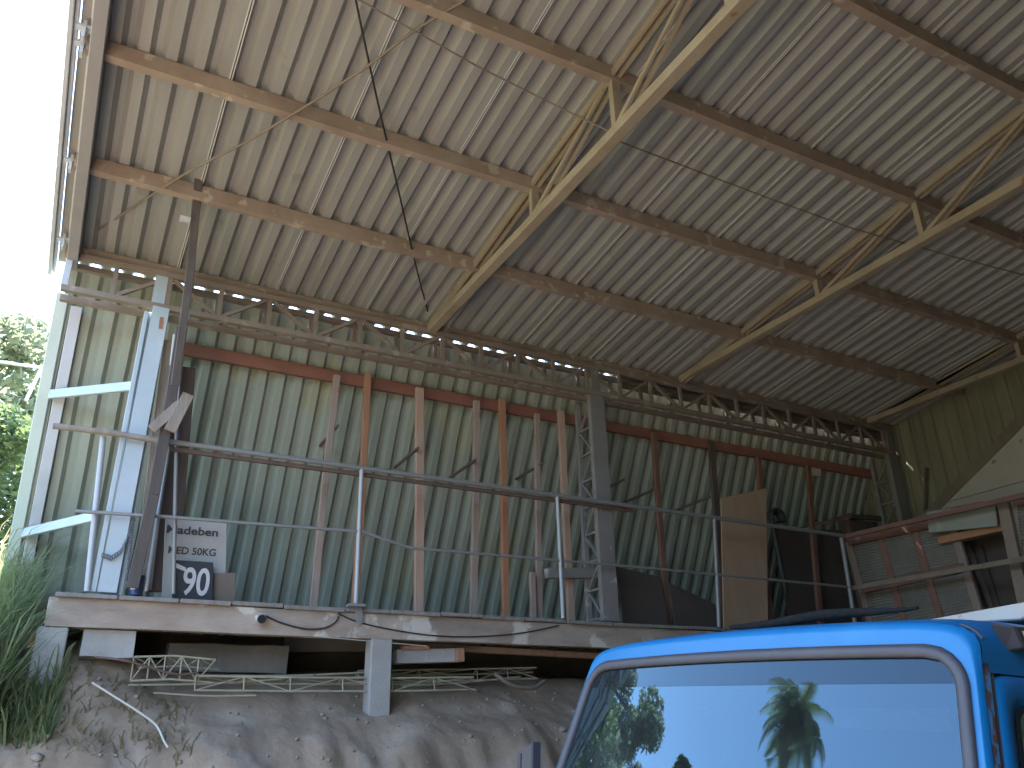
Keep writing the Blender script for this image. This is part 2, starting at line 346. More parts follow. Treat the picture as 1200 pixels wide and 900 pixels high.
# trusses
PY = [7.06, 5.95, 4.85, 3.67, 2.5, 1.35, .2]
def truss(X, zb, mk):
    t = sub('roof_truss', shed)
    mb = MB()
    for dx in (-.028, .028):
        for ye in (7.0, -7.0): mb.bar((X+dx, ye, roofz(ye)-.065), (X+dx, 0, roofz(0)-.065), .022, .055)
    part(mb, 'top_chord', mk, t)
    mb = MB(); mb.bar((X, 7.02, zb), (X, -7.02, zb), .095, .075)
    part(mb, 'bottom_chord', mk, t, .006)
    for i, y in enumerate(PY[2:]+[-q for q in PY[2:-1]]):
        mb = MB(); mb.bar((X, y, zb+.037), (X, y, roofz(y)-.09), .07, .05)
        part(mb, 'web_post', mk, t)
    nodes = [6.75]+PY[2:]
    for a, b in list(zip(nodes, nodes[1:]))+[(-a, -b) for a, b in zip(nodes[:-1], nodes[1:-1])]:
        mb = MB()
        for dx in (-.03, .03): mb.bar((X+dx, a*.99, zb+.03), (X+dx, b*1.01, roofz(b)-.10), .018, .035)
        part(mb, 'web_diagonal', mk, t)
    return t
for X, zb in ((2.88, 5.50), (6.12, 5.57), (9.36, 5.56)): truss(X, zb, 'truss')
# rake edge at the open left end
mb = MB(); [mb.bar((-.39, ye, roofz(ye)-.11), (-.39, 0, roofz(0)-.11), .085, .17) for ye in (7.12, -7.12)]
part(mb, 'rake_beam', 'rake', shed, .004)
mb = MB(); [(mb.bar((-.562, ye, roofz(ye)-.015), (-.562, 0, roofz(0)-.015), .03, .15), mb.bar((-.532, ye, roofz(ye)-.01), (-.532, 0, roofz(0)-.01), .025, .09)) for ye in (7.42, -7.42)]
part(mb, 'rake_flashing', 'lilac', shed, .004)
for y in (6.9, 5.95, 4.85, 4.72, 3.67, 2.5, 1.35):
    mb = MB(); z = roofz(y); mb.bar((-.53, y, z-.07), (-.43, y, z-.07), .05, .02, (0, 1, 0)); mb.bar((-.48, y, z-.16), (-.48, y, z-.03), .02, .06, (1, 0, 0))
    part(mb, 'rake_cleat', 'lilac', shed)

# lattice beam along the front of the wall
bm_ = sub('lattice_beam', shed)
XB0, XB1 = -.43, 9.72
for yy in (7.0, 7.19):
    for z0, hh in ((5.47, .05), (5.15, .05)):
        mb = MB(); mb.bar((XB0, yy, z0), (XB1, yy, z0), .05, hh, (0, 1, 0)); part(mb, 'chord', 'beam', bm_)
xv = .8256; step = .4366; k = -3
while xv+k*step < XB1:
    x = xv+k*step
    if x > XB0-.01:
        for yy in (7.0, 7.19):
            mb = MB(); mb.bar((x, yy, 5.172), (x, yy, 5.447), .04, .03); part(mb, 'web_post', 'beam', bm_)
    if k % 2 == 0:   # foot of the two diagonals
        for s in (-1, 1):
            xt = x+s*step
            if XB0-.05 < xt < XB1 and x > XB0:
                mb = MB(); mb.bar((x+s*.03, 7.004, 5.18), (xt-s*.03, 7.004, 5.44), .03, .032, (0, 1, 0)); part(mb, 'web_brace', 'beam', bm_)
    k += 1
mb = MB(); mb.bar((XB0+.02, 6.998, 5.172), (XB0+.02, 6.998, 5.447), .05, .05); part(mb, 'web_post', 'lilac', bm_)

# columns
def column(X, w, mk, lean=0.0, closed=False, ytail=.3):
    c = sub('column', shed); zt = 5.12
    mb = MB()
    if closed:
        mb.bar((X+lean-.028, 6.995, DECK+.015), (X-.012+.028, 6.995, zt+.02), w-.05, .05); mb.bar((X+lean-w/2-.028, 6.99, DECK+.015), (X-w/2, 6.99, zt-.05), .035, .06)
        mb.bar((X+lean+.0, 7.05, DECK+.01), (X, 7.05, zt-.02), w*.9, .03)
    else:
        mb.bar((X, 7.0, DECK+.015), (X, 7.0, zt+.01), w, .012); mb.bar((X-w/2+.006, 7.03, DECK+.015), (X-w/2+.006, 7.03, zt), .012, .055); mb.bar((X+w/2-.006, 7.03, DECK+.015), (X+w/2-.006, 7.03, zt), .012, .055)
    part(mb, 'front_flange', mk, c, .003)
    mb = MB(); mb.bar((X-w*.1, 6.985, zt+.01), (X-w*.1, 6.985, 5.50), w*.55, .012); part(mb, 'top_plate', mk, c)
    if not closed:
        mb = MB(); mb.bar((X-w/2+.03, 7.0+ytail, DECK+.015), (X-w/2+.03, 7.0+ytail, zt), .05, .05); part(mb, 'rear_chord', mk, c)
        mb = MB(); z = DECK+.05; s = 1
        while z < zt-.1:
            a, b = (7.04, 7.0+ytail-.03); mb.bar((X-w/2+.03, a, z), (X-w/2+.03, b, z), .03, .02)
            p, q = (a, b) if s > 0 else (b, a); mb.bar((X-w/2+.03, p, z+.01), (X-w/2+.03, q, z+.27), .025, .018); z += .29; s = -s
        part(mb, 'lacing', mk, c)
    return c
column(.335, .185, 'blue_steel', 0.0, True)
column(4.87, .19, 'column')
column(9.68, .19, 'column')
mb = MB(); mb.bar((.37, 6.966, 4.93), (.365, 6.966, 5.04), .03, .004); part(mb, 'rust_patch', 'st_orange', shed)

# leaning back wall
pw = ribs(-.42, 9.99); rows = []
nrm = V((0, 1, WK)).normalized()   # outward, away from the deck
for i in range(15):
    z = 5.525-(5.525-2.42)*i/14
    rows.append([V((x+noise.noise(V((x*.7, z, 0)))*.012, wally(z), z)) + nrm*(d+noise.noise(V((x*.9, z*.9, 6)))*.012) for x, d in pw])
mb = MB(); mb.grid(rows, 0, False); part(mb, 'wall_sheeting', 'wall', shed)
mb = MB(); mb.bar((.50, wally(5.02)-.045, 5.02), (9.84, wally(5.0)-.045, 5.0), .05, .125, (0, 1, 0)); part(mb, 'wall_rail', 'red_rail', shed, .005)
mb = MB(); mb.bar((-.30, wally(5.2)-.05, 5.2), (-.30, wally(2.6)-.05, 2.6), .09, .04); part(mb, 'end_post', 'lilac', shed, .004)
mb = MB(); mb.bar((-.425, wally(5.3)-.005, 5.3), (-.425, wally(2.5)-.005, 2.5), .095, .07); part(mb, 'corner_flashing', 'strip', shed, .006)
for a, ya, b, yb, w in (((58, 466), None, (160, 452), 7.06, .085), ((28, 627), None, (112, 605), 7.06, .085)):
    p = aW(*a); p.y -= .08; q = aY(*b, yb); mb = MB(); mb.bar(p, q, .03, w, (0, 1, 0)); part(mb, 'strut', 'blue_steel', shed, .004)
# arms standing out of the wall between the uprights
for px in ((396, 499), (490, 525), (557, 539), (637, 542), (731, 562), (765, 574), (832, 582), (905, 600), (960, 612)):
    p = aY(*px, 7.26); mb = MB(); mb.tube([p, V((p.x, wally(p.z)+.01, p.z-.01))], .016, 7); part(mb, 'rack_arm', 'rod', shed)
mb = MB(); mb.box((5.35, 7.215, 5.40), (9.84, 7.23, 5.66)); part(mb, 'eave_closer', 'beam', shed)
# right gable
def gz(y): return roofz(y)+.03
pg = [(y, d) for y, d in ribs(-7.2, 8.9)]
rows = [[], []]
for y, d in pg:
    zb = -.05 if y < 7.3 else 2.3
    zt = gz(y) if y < 7.3 else max(zb+.02, 5.3-(y-7.4)/.5+.13)
    rows[0].append(V((9.87+d*.35, y, zt))); rows[1].append(V((9.87+d*.35, y, zb)))
mb = MB(); mb.grid(rows, 0, False); part(mb, 'gable_sheeting', 'olive', shed)
# unseen walls added behind the camera to block light and darken the shed
mb = MB(); rows = [[V((x, -7.1-d, z)) for x, d in ribs(-.42, 9.86)] for z in (-.05, 2.7, 5.5)]
mb.grid(rows, 0, False); part(mb, 'light_block_sheeting', 'front', shed)
mb = MB(); rows = [[], []]
for y, d in ribs(-7.05, -1.3): rows[0].append(V((-.47-d, y, roofz(y)-.02))); rows[1].append(V((-.47-d, y, -.05)))
mb.grid(rows, 0, False); part(mb, 'light_block_sheeting', 'front', shed)  # left front wall, also added out of view to block light
d0, d1 = aX(1098, 594, 9.80), aX(1203, 488, 9.80); dd = (d1-d0)
mb = MB(); mb.bar(d0-dd*.25, d1+dd*2.2, .05, .13); part(mb, 'gable_brace', 'dimwood', shed, .004)
mb = MB(); mb.bar(aX(1085, 548, 9.82), aX(1084, 600, 9.82), .03, .07, (0, 1, 0)); part(mb, 'batten', 'dimwood', shed)

# whitewashed boarding under the gable brace
ww = thing('boarded_wall', 'dirty whitewashed board wall below the diagonal brace at right', 'wall', (9.81, 5, DECK))
e0, e1 = d0-dd*.15, d0+dd*2.3
zs = aX(1160, 575, 9.80).z
def sl(y): return e0.z+(e1.z-e0.z)*(y-e0.y)/(e1.y-e0.y)-.06
for z0, z1 in ((DECK, 3.5), (3.505, zs-.004), (zs+.004, 6.4)):
    ya = e0.y+(max(z0, e0.z)-e0.z)/(e1.z-e0.z)*(e1.y-e0.y) if z0 > e0.z else e0.y
    pts = [];
    y_hi = min(e0.y, e0.y+(z0+.06-e0.z)/(e1.z-e0.z)*(e1.y-e0.y)) if z0+.06 > e0.z else e0.y
    zt_hi = min(z1, sl(y_hi)) if z0+.06 < e0.z else z0
    ys_top = e0.y+(z1+.06-e0.z)/(e1.z-e0.z)*(e1.y-e0.y)
    pts = [(9.79, -.4, z0), (9.79, y_hi, z0)]
    if z1 <= e0.z-.06: pts += [(9.79, y_hi, z1), (9.79, -.4, z1)]
    else:
        if zt_hi > z0+.001: pts += [(9.79, y_hi, zt_hi)]
        pts += [(9.79, max(-.4, ys_top), z1), (9.79, -.4, z1)]
    mb = MB(); mb.hexa(pts, [(x+.03, y, z) for x, y, z in pts]); part(mb, 'board', 'whitewash', ww)

# ------------------------------------------------------------------ loading platform
plat = thing('loading_platform', 'raised timber loading platform with peeling fascia beam above the dirt bank', 'platform', (4.2, 7.5, 1.8))
mb = MB()
n = 40
fr = [(-.06+(8.5+.06)*i/n) for i in range(n+1)]
for i in range(n):
    za, zb = [noise.noise(V((x*.8, 1, 0)))*.006 for x in fr[i:i+2]]
    ya, yb = [6.97+noise.noise(V((x*.9, 7, 0)))*.006 for x in fr[i:i+2]]
    mb.hexa([(fr[i], ya, 2.448+za), (fr[i+1], yb, 2.448+zb), (fr[i+1], 7.07, 2.448+zb), (fr[i], 7.07, 2.448+za)], [(fr[i], ya, 2.652+za), (fr[i+1], yb, 2.652+zb), (fr[i+1], 7.07, 2.652+zb), (fr[i], 7.07, 2.652+za)])
part(mb, 'fascia_beam', 'fascia', plat)
mb = MB(); mb.box((-.065, 6.985, 2.47), (-.063+.04, 8.6, 2.65)); part(mb, 'fascia_beam', 'fascia', plat)
x = -.03
while x < 9.7:
    w = random.uniform(.38, .52); dz = random.uniform(-.008, .006); dy = random.uniform(-.025, .015)
    mb = MB(); mb.hexa([(x, 6.93+dy, 2.658+dz), (x+w-.012, 6.93+dy+random.uniform(-.008, .008), 2.658+dz+random.uniform(-.006, .006)), (x+w-.012, 8.95, 2.66), (x, 8.95, 2.66)], [(x, 6.93+dy, 2.69+dz), (x+w-.012, 6.93+dy, 2.69+dz), (x+w-.012, 8.95, 2.695), (x, 8.95, 2.695)])
    part(mb, 'deck_plank', 'plank', plat, .004); x += w
mb = MB(); mb.box((8.5, 2.2, 2.655), (9.78, 6.9, 2.69)); part(mb, 'side_deck', 'plank', plat)
mb = MB(); mb.box((8.5, 2.2, 2.46), (8.56, 6.96, 2.65)); part(mb, 'side_beam', 'fascia', plat)
def post(p, w, zt, zb, mk='concrete', d=.16):
    mb = MB(); mb.bar((p[0], p[1], zb), (p[0], p[1], zt), w, d); return part(mb, 'support_post', mk, plat, .008)
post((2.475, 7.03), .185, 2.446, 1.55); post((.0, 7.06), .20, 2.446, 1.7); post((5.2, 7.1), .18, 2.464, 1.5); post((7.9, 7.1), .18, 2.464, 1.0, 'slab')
for xx, yy in ((8.6, 2.4), (8.6, 4.6), (9.7, 2.4), (9.7, 4.6)): post((xx, yy), .16, 2.46, -.1)
mb = MB(); mb.box((.0, 8.7, 2.0), (9.7, 8.8, 2.63)); part(mb, 'rear_sill', 'dimwood', plat)

# ------------------------------------------------------------------ railing
rail = thing('pipe_railing', 'galvanised pipe railing along the edge of the platform, thin lower rod kinked', 'railing', (4.2, 6.93, DECK))
YR = 6.90
def aR(x, y): return aY(x, y, YR)
mb = MB(); mb.tube([aR(62, 499), aR(130, 507), aR(190, 517)], [.024]*3, 9); part(mb, 'upper_rail', 'old', rail)
mb = MB(); mb.tube([aR(190, 516.5), aR(420, 548), aR(600, 573), aR(790, 600), aR(990, 628)], .0225, 10); part(mb, 'upper_rail', 'pipe', rail)
mb = MB(); a, b = aR(200, 524), aR(745, 597); a.y += .05; b.y += .05; mb.bar(a, b, .03, .035, (0, 1, 0)); part(mb, 'dark_bar', 'rod', rail)  # thin darker bar drawn just below the upper rail
mb = MB(); mb.tube([aR(88, 599), aR(200, 606), aR(340, 617), aR(424, 623), aR(450, 632), aR(480, 642), aR(740, 664), aR(996, 688)], .0145, 8); part(mb, 'lower_rail', 'pipe', rail)
for (a, b, r, mk) in (((424, 549), (417, 708), .021, 'palepipe'), ((653, 582), (660, 726), .020, 'palepipe'), ((837, 608), (843, 738), .022, 'pipe'), ((986, 630), (1000, 722), .026, 'pipe')):
    p, q = aR(*a), aR(*b); q2 = V((q.x, YR, 2.69)); mb = MB(); mb.tube([p, q2], r, 9); part(mb, 'railing_post', mk, rail)
p = aR(417, 712); mb = MB(); mb.box((p.x-.07, YR-.05, 2.69), (p.x+.07, YR+.05, 2.71)); mb.bar((p.x+.03, 6.925, 2.71), (p.x+.05, 6.925, 2.56), .06, .012); mb.tube([(p.x+.05, 6.91, 2.6), (p.x+.05, 6.93, 2.6)], .02, 8); part(mb, 'foot_clamp', 'pipe', rail)
XR = aR(990, 628).x
mb = MB(); mb.bar(aX(994, 690, XR), aX(1230, 650, XR-.02), .03, .05); part(mb, 'side_rail', 'dimwood', rail)
mb = MB(); mb.bar(aX(990, 629, XR), aX(1215, 577, XR-.02), .045, .05); part(mb, 'side_rail', 'shutter', rail)

# ------------------------------------------------------------------ timber uprights
UP = [((395, 440), (368, 703), .065, 'st_faded', 'faded narrow upright, leftmost of the timber rack uprights'),
      ((431, 438), (416, 705), .065, 'st_orange', 'orange timber upright behind the pale railing post'),
      ((491.5, 455), (490.5, 706), .088, 'st_pink', 'broad pinkish timber upright with a clean straight face'),
      ((558.5, 470), (554.5, 714), .07, 'st_faded', 'dull faded upright just left of the bright orange one'),
      ((588, 468), (592.5, 717), .075, 'st_orange', 'bright orange timber upright in the middle of the rack'),
      ((629, 485), (632, 722), .06, 'st_faded', 'thin faded upright between the two bright orange ones'),
      ((657, 482), (669, 724), .078, 'st_pink', 'tan orange upright just left of the grey lattice column'),
      ((766, 508), (783, 730), .07, 'st_brown', 'reddish brown upright just right of the grey lattice column'),
      ((833, 518), (850, 738), .085, 'st_dark', 'dark brown upright leaning beside the tan plywood sheet'),
      ((889, 536), (902, 720), .075, 'st_brown', 'dim upright half hidden behind the tan plywood sheet'),
      ((947, 546), (962, 735), .075, 'st_brown', 'dim upright below the paper note on the red rail')]
for i, (a, b, w, mk, lab) in enumerate(UP):
    p = aY(*a, 7.37); q = aY(*b, 7.34); d = (q-p); q = p+d*((p.z-2.70)/(p.z-q.z))
    mb = MB(); mid = p.lerp(q, .5)+V((random.uniform(-.012, .012), 0, 0))
    mb.bar(p, mid, w, .045); mb.bar(mid, q, w, .045)
    o = mb.build('timber_upright', mk, None, .004); rebase(o); tag(o, lab, 'timber', 'timber uprights in front of the green wall')

# ------------------------------------------------------------------ left end: poles, boards, signs
def loose(mb, name, mk, lab, cat, grp=None, bevel=.003):
    o = mb.build(name, mk, None, bevel); rebase(o); return tag(o, lab, cat, grp)
mb = MB(); pts = [aY(234, 193, 5.83), aY(223, 318, 6.27), aY(205, 452, 6.60)]
for a, b in zip(pts, pts[1:]): mb.bar(a, b, .062, .055)
loose(mb, 'timber_pole', 'pole', 'dark timber pole rising from the platform to the roof purlin at left', 'pole')
mb = MB(); pts = [aY(213, 385, 6.75), aY(200, 470, 6.77), aY(180, 580, 6.8), aY(155, 689, 6.86)]
for a, b in zip(pts, pts[1:]): mb.bar(a, b, .085, .05)
loose(mb, 'timber_pole', 'pole', 'dark leaning timber spliced below the tall pole, foot beside the can', 'pole')
mb = MB(); mb.bar(aY(202, 400, 7.12), aY(166, 691, 7.12), .14, .035); loose(mb, 'weathered_plank', 'old', 'grey brown weathered plank leaning just right of the pale blue column', 'plank')
mb = MB(); mb.bar(aY(214, 430, 7.3), aY(190, 694, 7.3), .22, .03); loose(mb, 'dark_board', 'st_dark', 'dark board leaning in shade between the dark pole and the pale sign', 'board')
mb = MB(); mb.bar(aY(222, 322, 6.5), aY(219, 374, 6.52), .04, .02); mb.bar(aY(205, 392, 6.83), aY(201, 428, 6.83), .03, .02)  # bright slivers along the pole, drawn as thin white strips
loose(mb, 'white_strip', 'white', 'bright white strip along the dark pole', 'strip')
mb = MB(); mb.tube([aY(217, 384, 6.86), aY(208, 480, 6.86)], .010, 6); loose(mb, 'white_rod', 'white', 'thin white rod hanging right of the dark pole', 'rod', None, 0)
mb = MB(); mb.tube([aY(198, 524, 6.95), aY(171, 693, 6.97)], .016, 7); loose(mb, 'leaning_pipe', 'palepipe', 'thin pale pipe leaning across the weathered plank near the can', 'pipe', None, 0)
mb = MB(); mb.tube([aY(208, 470, 6.96), aY(203, 696, 6.98)], .017, 7); loose(mb, 'upright_pipe', 'pipe', 'thin grey upright pipe in front of the pale sign', 'pipe', None, 0)
mb = MB(); mb.tube([aY(121, 512, 6.97), aY(102, 693, 6.95)], .023, 8); loose(mb, 'upright_pipe', 'palepipe', 'pale grey pipe standing left of the pale blue column', 'pipe', None, 0)
mb = MB(); mb.bar(aY(178, 503, 6.72), aY(210, 474, 6.72), .03, .075, (0, 1, 0)); loose(mb, 'short_board', 'old', 'short weathered board nailed across the dark pole, left piece', 'board')
mb = MB(); mb.bar(aY(199, 505, 6.70), aY(221, 462, 6.70), .025, .09, (0, 1, 0)); loose(mb, 'short_board', 'old', 'pale short board nailed to the dark pole, right piece', 'board')
mb = MB(); p = aY(217, 257, 6.0); mb.box((p.x-.04, p.y-.02, p.z-.02), (p.x+.04, p.y+.02, p.z+.02)); loose(mb, 'white_bracket', 'white', 'small white bracket on the dark pole under the roof', 'bracket')

# signs leaning at the left end of the platform
def plate(name, mk, tl, tr, bl, Y, thick, lab, cat):
    a, b, c = aY(*tl, Y), aY(*tr, Y), aY(*bl, Y)
    z0 = DECK+.012
    t = (b-a).normalized(); dn = (c-a).normalized()
    k = (a.z-z0)/(a.z-c.z); c = a+(c-a)*k; d = b+(c-a)*((b.z-z0)/(a.z-c.z) if a.z != c.z else 1)
    root = thing(name, lab, cat, (a+b+c+d)/4*1.0)
    root.location = V(((c.x+d.x)/2, Y, z0))
    mb = MB(); mb.hexa([c, d, b, a], [p+V((0, thick, 0)) for p in (c, d, b, a)]); part(mb, 'panel', mk, root, .003)
    return root, a, t, dn
def on_sign(root, name, body, px, Y, right, h, mk, sx=1, bold=0):
    p = aY(*px, Y-.004); o = text_mesh(name, body, p, right, V((0, 0, 1)), h, mk, None, .0015, sx, bold)
    o.data.transform(Matrix.Translation(-root.location)); o.parent = root; return o
sg, a, t, dn = plate('weight_sign', 'sign', (194, 606), (266, 612), (190, 690), 7.20, .015, 'pale sign reading Madeben MED 50KG behind the upright pipe', 'sign')
on_sign(sg, 'sign_name', 'Madeben', (194, 624), 7.20, t, .092, 'ink', 1.22, .002)
on_sign(sg, 'sign_text', 'MED 50KG', (196, 648), 7.20, t, .082, 'ink', .98, .0015)
sg2, a, t2, dn2 = plate('price_sign', 'signdark', (203, 656), (250, 659), (202, 695), 7.10, .02, 'black number sign reading 90 standing before the pale sign', 'sign')
on_sign(sg2, 'sign_number', '90', (211.5, 696), 7.10, t2, .30, 'white', .70, .0045)
mb = MB(); p = aY(207, 660, 7.094); mb.hexa([(p.x, p.y, p.z), (p.x+.075, p.y, p.z-.03), (p.x+.075, p.y, p.z-.06), (p.x, p.y, p.z-.035)], [(p.x, p.y+.004, p.z), (p.x+.075, p.y+.004, p.z-.03), (p.x+.075, p.y+.004, p.z-.06), (p.x, p.y+.004, p.z-.035)])
o = part(mb, 'sign_mark', 'white', sg2)
mb = MB(); mb.bar(aY(261, 672, 7.16), V((aY(261, 700, 7.16).x, 7.16, DECK+.01)), .2, .02); loose(mb, 'offcut_board', 'board_brown', 'small brown offcut board standing right of the 90 sign', 'board')
# can
c0 = aY(160, 690, 6.985); can = thing('paint_can', 'dark blue can with pale label at foot of the blue column', 'can', (c0.x, 6.985, DECK+.004))
def lathe(pr_, n=20, mi=0, mb=None):
    mb = mb or MB(); mb.grid([[V((r*cos(2*pi*j/n), r*sin(2*pi*j/n), z)) for j in range(n)] for r, z in pr_], mi, True, True); return mb
lathe([(.001, 0), (.05, 0), (.05, .015), (.048, .02), (.048, .13), (.05, .135), (.05, .15), (.044, .15), (.044, .142), (.001, .142)]).build('can_body', 'canblue', can)
mb = MB(); mb.grid([[V((.0487*cos(q), .0487*sin(q), z)) for q in [radians(200+7*i) for i in range(9)]] for z in (.04, .11)]); mb.build('can_label', 'white', can)
# chain on the column
ch = MB(); pts = []
for a_, b_ in (((157, 606), (150, 630)), ((150, 630), (141, 647)), ((141, 647), (130, 654)), ((130, 654), (119, 650))):
    for i in range(7): pts.append(aY(a_[0]+(b_[0]-a_[0])*i/7, a_[1]+(b_[1]-a_[1])*i/7, 6.945))
for i in range(26): pts.append(aY(157-10*i/26, 606+84*i/26, 6.95))
for i, p in enumerate(pts):
    ax = V((1, 0, 0)) if i % 2 else V((0, 1, 0)); up_ = V((0, 0, 1)); k = 8
    ch.grid([[p+(ax*cos(2*pi*q/k)*.6+up_*sin(2*pi*q/k))*(.017+.004*cos(2*pi*s/4))+ax.cross(up_)*(.004*sin(2*pi*s/4)) for s in range(4)] for q in list(range(k))+[0]], 0, True, True)
loose(ch, 'chain', 'chain', 'steel chain looped on the pale blue column', 'chain', None, 0)

# ------------------------------------------------------------------ things on the platform, middle and right
mb = MB(); mb.bar(aY(640, 672, 7.28), aY(712, 672, 7.28), .07, .10, (0, 1, 0)); loose(mb, 'short_beam', 'column', 'grey short beam set level between upright and lattice column', 'beam')
mb = MB(); mb.bar((4.15, 7.3, DECK+.01), (4.15, 7.3, aY(636, 672, 7.3).z), .05, .05); loose(mb, 'beam_prop', 'st_faded', 'short faded prop under the grey beam end', 'prop')
def sheet(name, mk, px, Y0, Y1, lab, cat='panel', th=.018, feet=None):
    """a flat board resting on the platform: px are its upper corners, Y0 its foot, Y1 its top"""
    tops = [aY(x, y, Y1) for x, y in px]; n = len(tops)
    feet = [V(((aY(*feet[k], Y0).x if feet else p.x), Y0, DECK+.012)) for k, p in enumerate((tops[0], tops[-1]))]
    loop = [feet[0]]+tops+[feet[1]]
    mb = MB(); mb.hexa(loop, [p+V((0, th, 0)) for p in loop]); return loose(mb, name, mk, lab, cat, None, .002)
sheet('plywood_sheet', 'ply', [(845, 584), (898, 572)], 7.20, 7.27, feet=[(848, 733), (899, 733)], lab= 'tan plywood sheet standing upright behind the railing', cat='plywood')
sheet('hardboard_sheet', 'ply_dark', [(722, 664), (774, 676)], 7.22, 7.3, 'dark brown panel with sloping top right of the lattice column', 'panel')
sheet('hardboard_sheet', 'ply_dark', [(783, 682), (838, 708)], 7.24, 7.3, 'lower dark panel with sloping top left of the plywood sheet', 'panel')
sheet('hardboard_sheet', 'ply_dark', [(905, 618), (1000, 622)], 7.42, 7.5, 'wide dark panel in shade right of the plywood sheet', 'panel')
hc = aY(913, 606, 7.05); mb = MB()
for k in range(3):
    mb.tube([hc+V((.10*cos(q)*(1-.1*k)-.02, .03*k, .09*sin(q)*(1-.08*k))) for q in [radians(-35+10*i) for i in range(26)]], .026, 8)
mb.tube([hc+V((-.10, .02, -.05)), hc+V((-.09, .02, -.3)), hc+V((-.05, .02, -.9))], .03, 8)
loose(mb, 'rubber_hose', 'rubber', 'black rubber hose hooked over the upper rail right of the plywood', 'hose', None, 0)
p = aW(956, 551); mb = MB(); q = [aY(951, 546, p.y-.09), aY(962, 547, p.y-.09), aY(962, 558, p.y-.09), aY(950, 557, p.y-.09)]; mb.hexa(q, [k+V((0, .004, 0)) for k in q]); loose(mb, 'paper_note', 'paper', 'small square paper note stuck on the red wall rail', 'note', None, 0)
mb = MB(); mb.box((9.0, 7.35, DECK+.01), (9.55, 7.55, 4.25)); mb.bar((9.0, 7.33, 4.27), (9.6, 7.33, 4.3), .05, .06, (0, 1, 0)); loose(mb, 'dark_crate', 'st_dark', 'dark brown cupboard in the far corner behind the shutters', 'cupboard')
mb = MB(); p = aX(986, 617, 9.0); mb.bar(aY(960, 615, 7.3), aY(997, 603, 7.3), .04, .05, (0, 1, 0)); loose(mb, 'brown_slat', 'st_brown', 'brown slat leaning behind the railing corner', 'slat')

# louvred shutters behind the side railing
XS = 8.60
def shutter(tl, tr, bl, br, cols, rowsn, lab, X, mk='shutter', lv='louver', wst=.085):
    P = [aX(*q, X) for q in (tl, tr, br, bl)]
    root = thing('louvred_shutter', lab, 'shutter', (X, (P[0].y+P[1].y)/2, min(P[2].z, P[3].z)), 'louvred shutters stacked behind the side railing')
    def at_(u, v):
        a = P[0].lerp(P[1], u); b = P[3].lerp(P[2], u); return a.lerp(b, v)
    H = (P[3]-P[0]).length; W = (P[1]-P[0]).length
    for i in range(cols+1):
        u = i/cols; mb = MB(); mb.bar(at_(u, 0), at_(u, 1), .045, wst if 0 < i < cols else wst*1.1, (1, 0, 0)); part(mb, 'stile', 'stile' if i in (0, cols) else mk, root, .004)
    for j in range(rowsn+1):
        v = j/rowsn; mb = MB(); mb.bar(at_(0, v)+V((-.004, 0, 0)), at_(1, v)+V((-.004, 0, 0)), .05, wst*1.2, (1, 0, 0)); part(mb, 'crossrail', mk, root, .004)
    for i in range(cols):
        for j in range(rowsn):
            mb = MB(); nsl = 15
            for k in range(nsl):
                v = (j+.09+(.84)*(k+.5)/nsl)/rowsn; a = at_((i+.08)/cols, v); b = at_((i+.92)/cols, v)
                mb.bar(a, b, .044, .007, (.72, 0, .7))
            part(mb, 'louvre_slats', lv, root)
    return root
shutter((995, 635), (1114, 609), (1026, 750), (1150, 724), 3, 2, 'large red brown shutter with six grey louvred panels behind the side rail', XS)
shutter((1188, 588), (1260, 575), (1200, 720), (1275, 710), 2, 2, 'dark shutter edge at the far right of the platform', XS-.05)
mb = MB(); a = aX(1176, 588, XS-.1); b = aX(1202, 712, XS-.1); mb.bar(a, b, .06, .12); loose(mb, 'worn_post', 'stile', 'broad worn post standing between the two shutters', 'post')
mb = MB(); a, b = aX(1088, 612, XS-.14), aX(1168, 603, XS-.14); mb.bar(a, b, .03, .24); loose(mb, 'grey_board', 'greygreen', 'grey green board lying along the shutter top', 'board')
mb = MB(); a, b = aX(1104, 634, XS-.02), aX(1180, 618, XS-.02); mb.bar(a, b, .14, .08); loose(mb, 'orange_board', 'orange_board', 'orange brown board tucked beneath the grey green board', 'board')
mb = MB(); mb.bar(aX(1170, 590, XS+.0), aX(1181, 625, XS+.0), .08, .09); loose(mb, 'wood_block', 'shutter', 'red brown block end beside the grey green board', 'block')
for (a, b, w, mk, lab) in (((1124, 640), (1158, 725), .10, 'st_brown', 'brown plank leaning inside the stack right of the big shutter'), ((1147, 640), (1172, 725), .08, 'st_dark', 'dark plank leaning deeper in the stack'), ((1132, 632), (1166, 722), .06, 'dimwood', 'narrow dull plank crossing behind the brown leaning plank')):
    mb = MB(); X_ = XS+.25+w; mb.bar(aX(*a, X_), aX(*b, X_), .04, w); loose(mb, 'leaning_plank', mk, lab, 'plank', 'planks leaning inside the shutter stack')
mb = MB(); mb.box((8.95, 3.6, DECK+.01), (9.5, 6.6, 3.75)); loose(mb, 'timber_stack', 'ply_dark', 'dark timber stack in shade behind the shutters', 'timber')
mb = MB(); mb.bar(aX(1105, 598, XS-.02), aX(1152, 589, XS-.02), .03, .03); loose(mb, 'thin_stick', 'shutter', 'thin brown stick lying on the shutter top rail', 'stick')

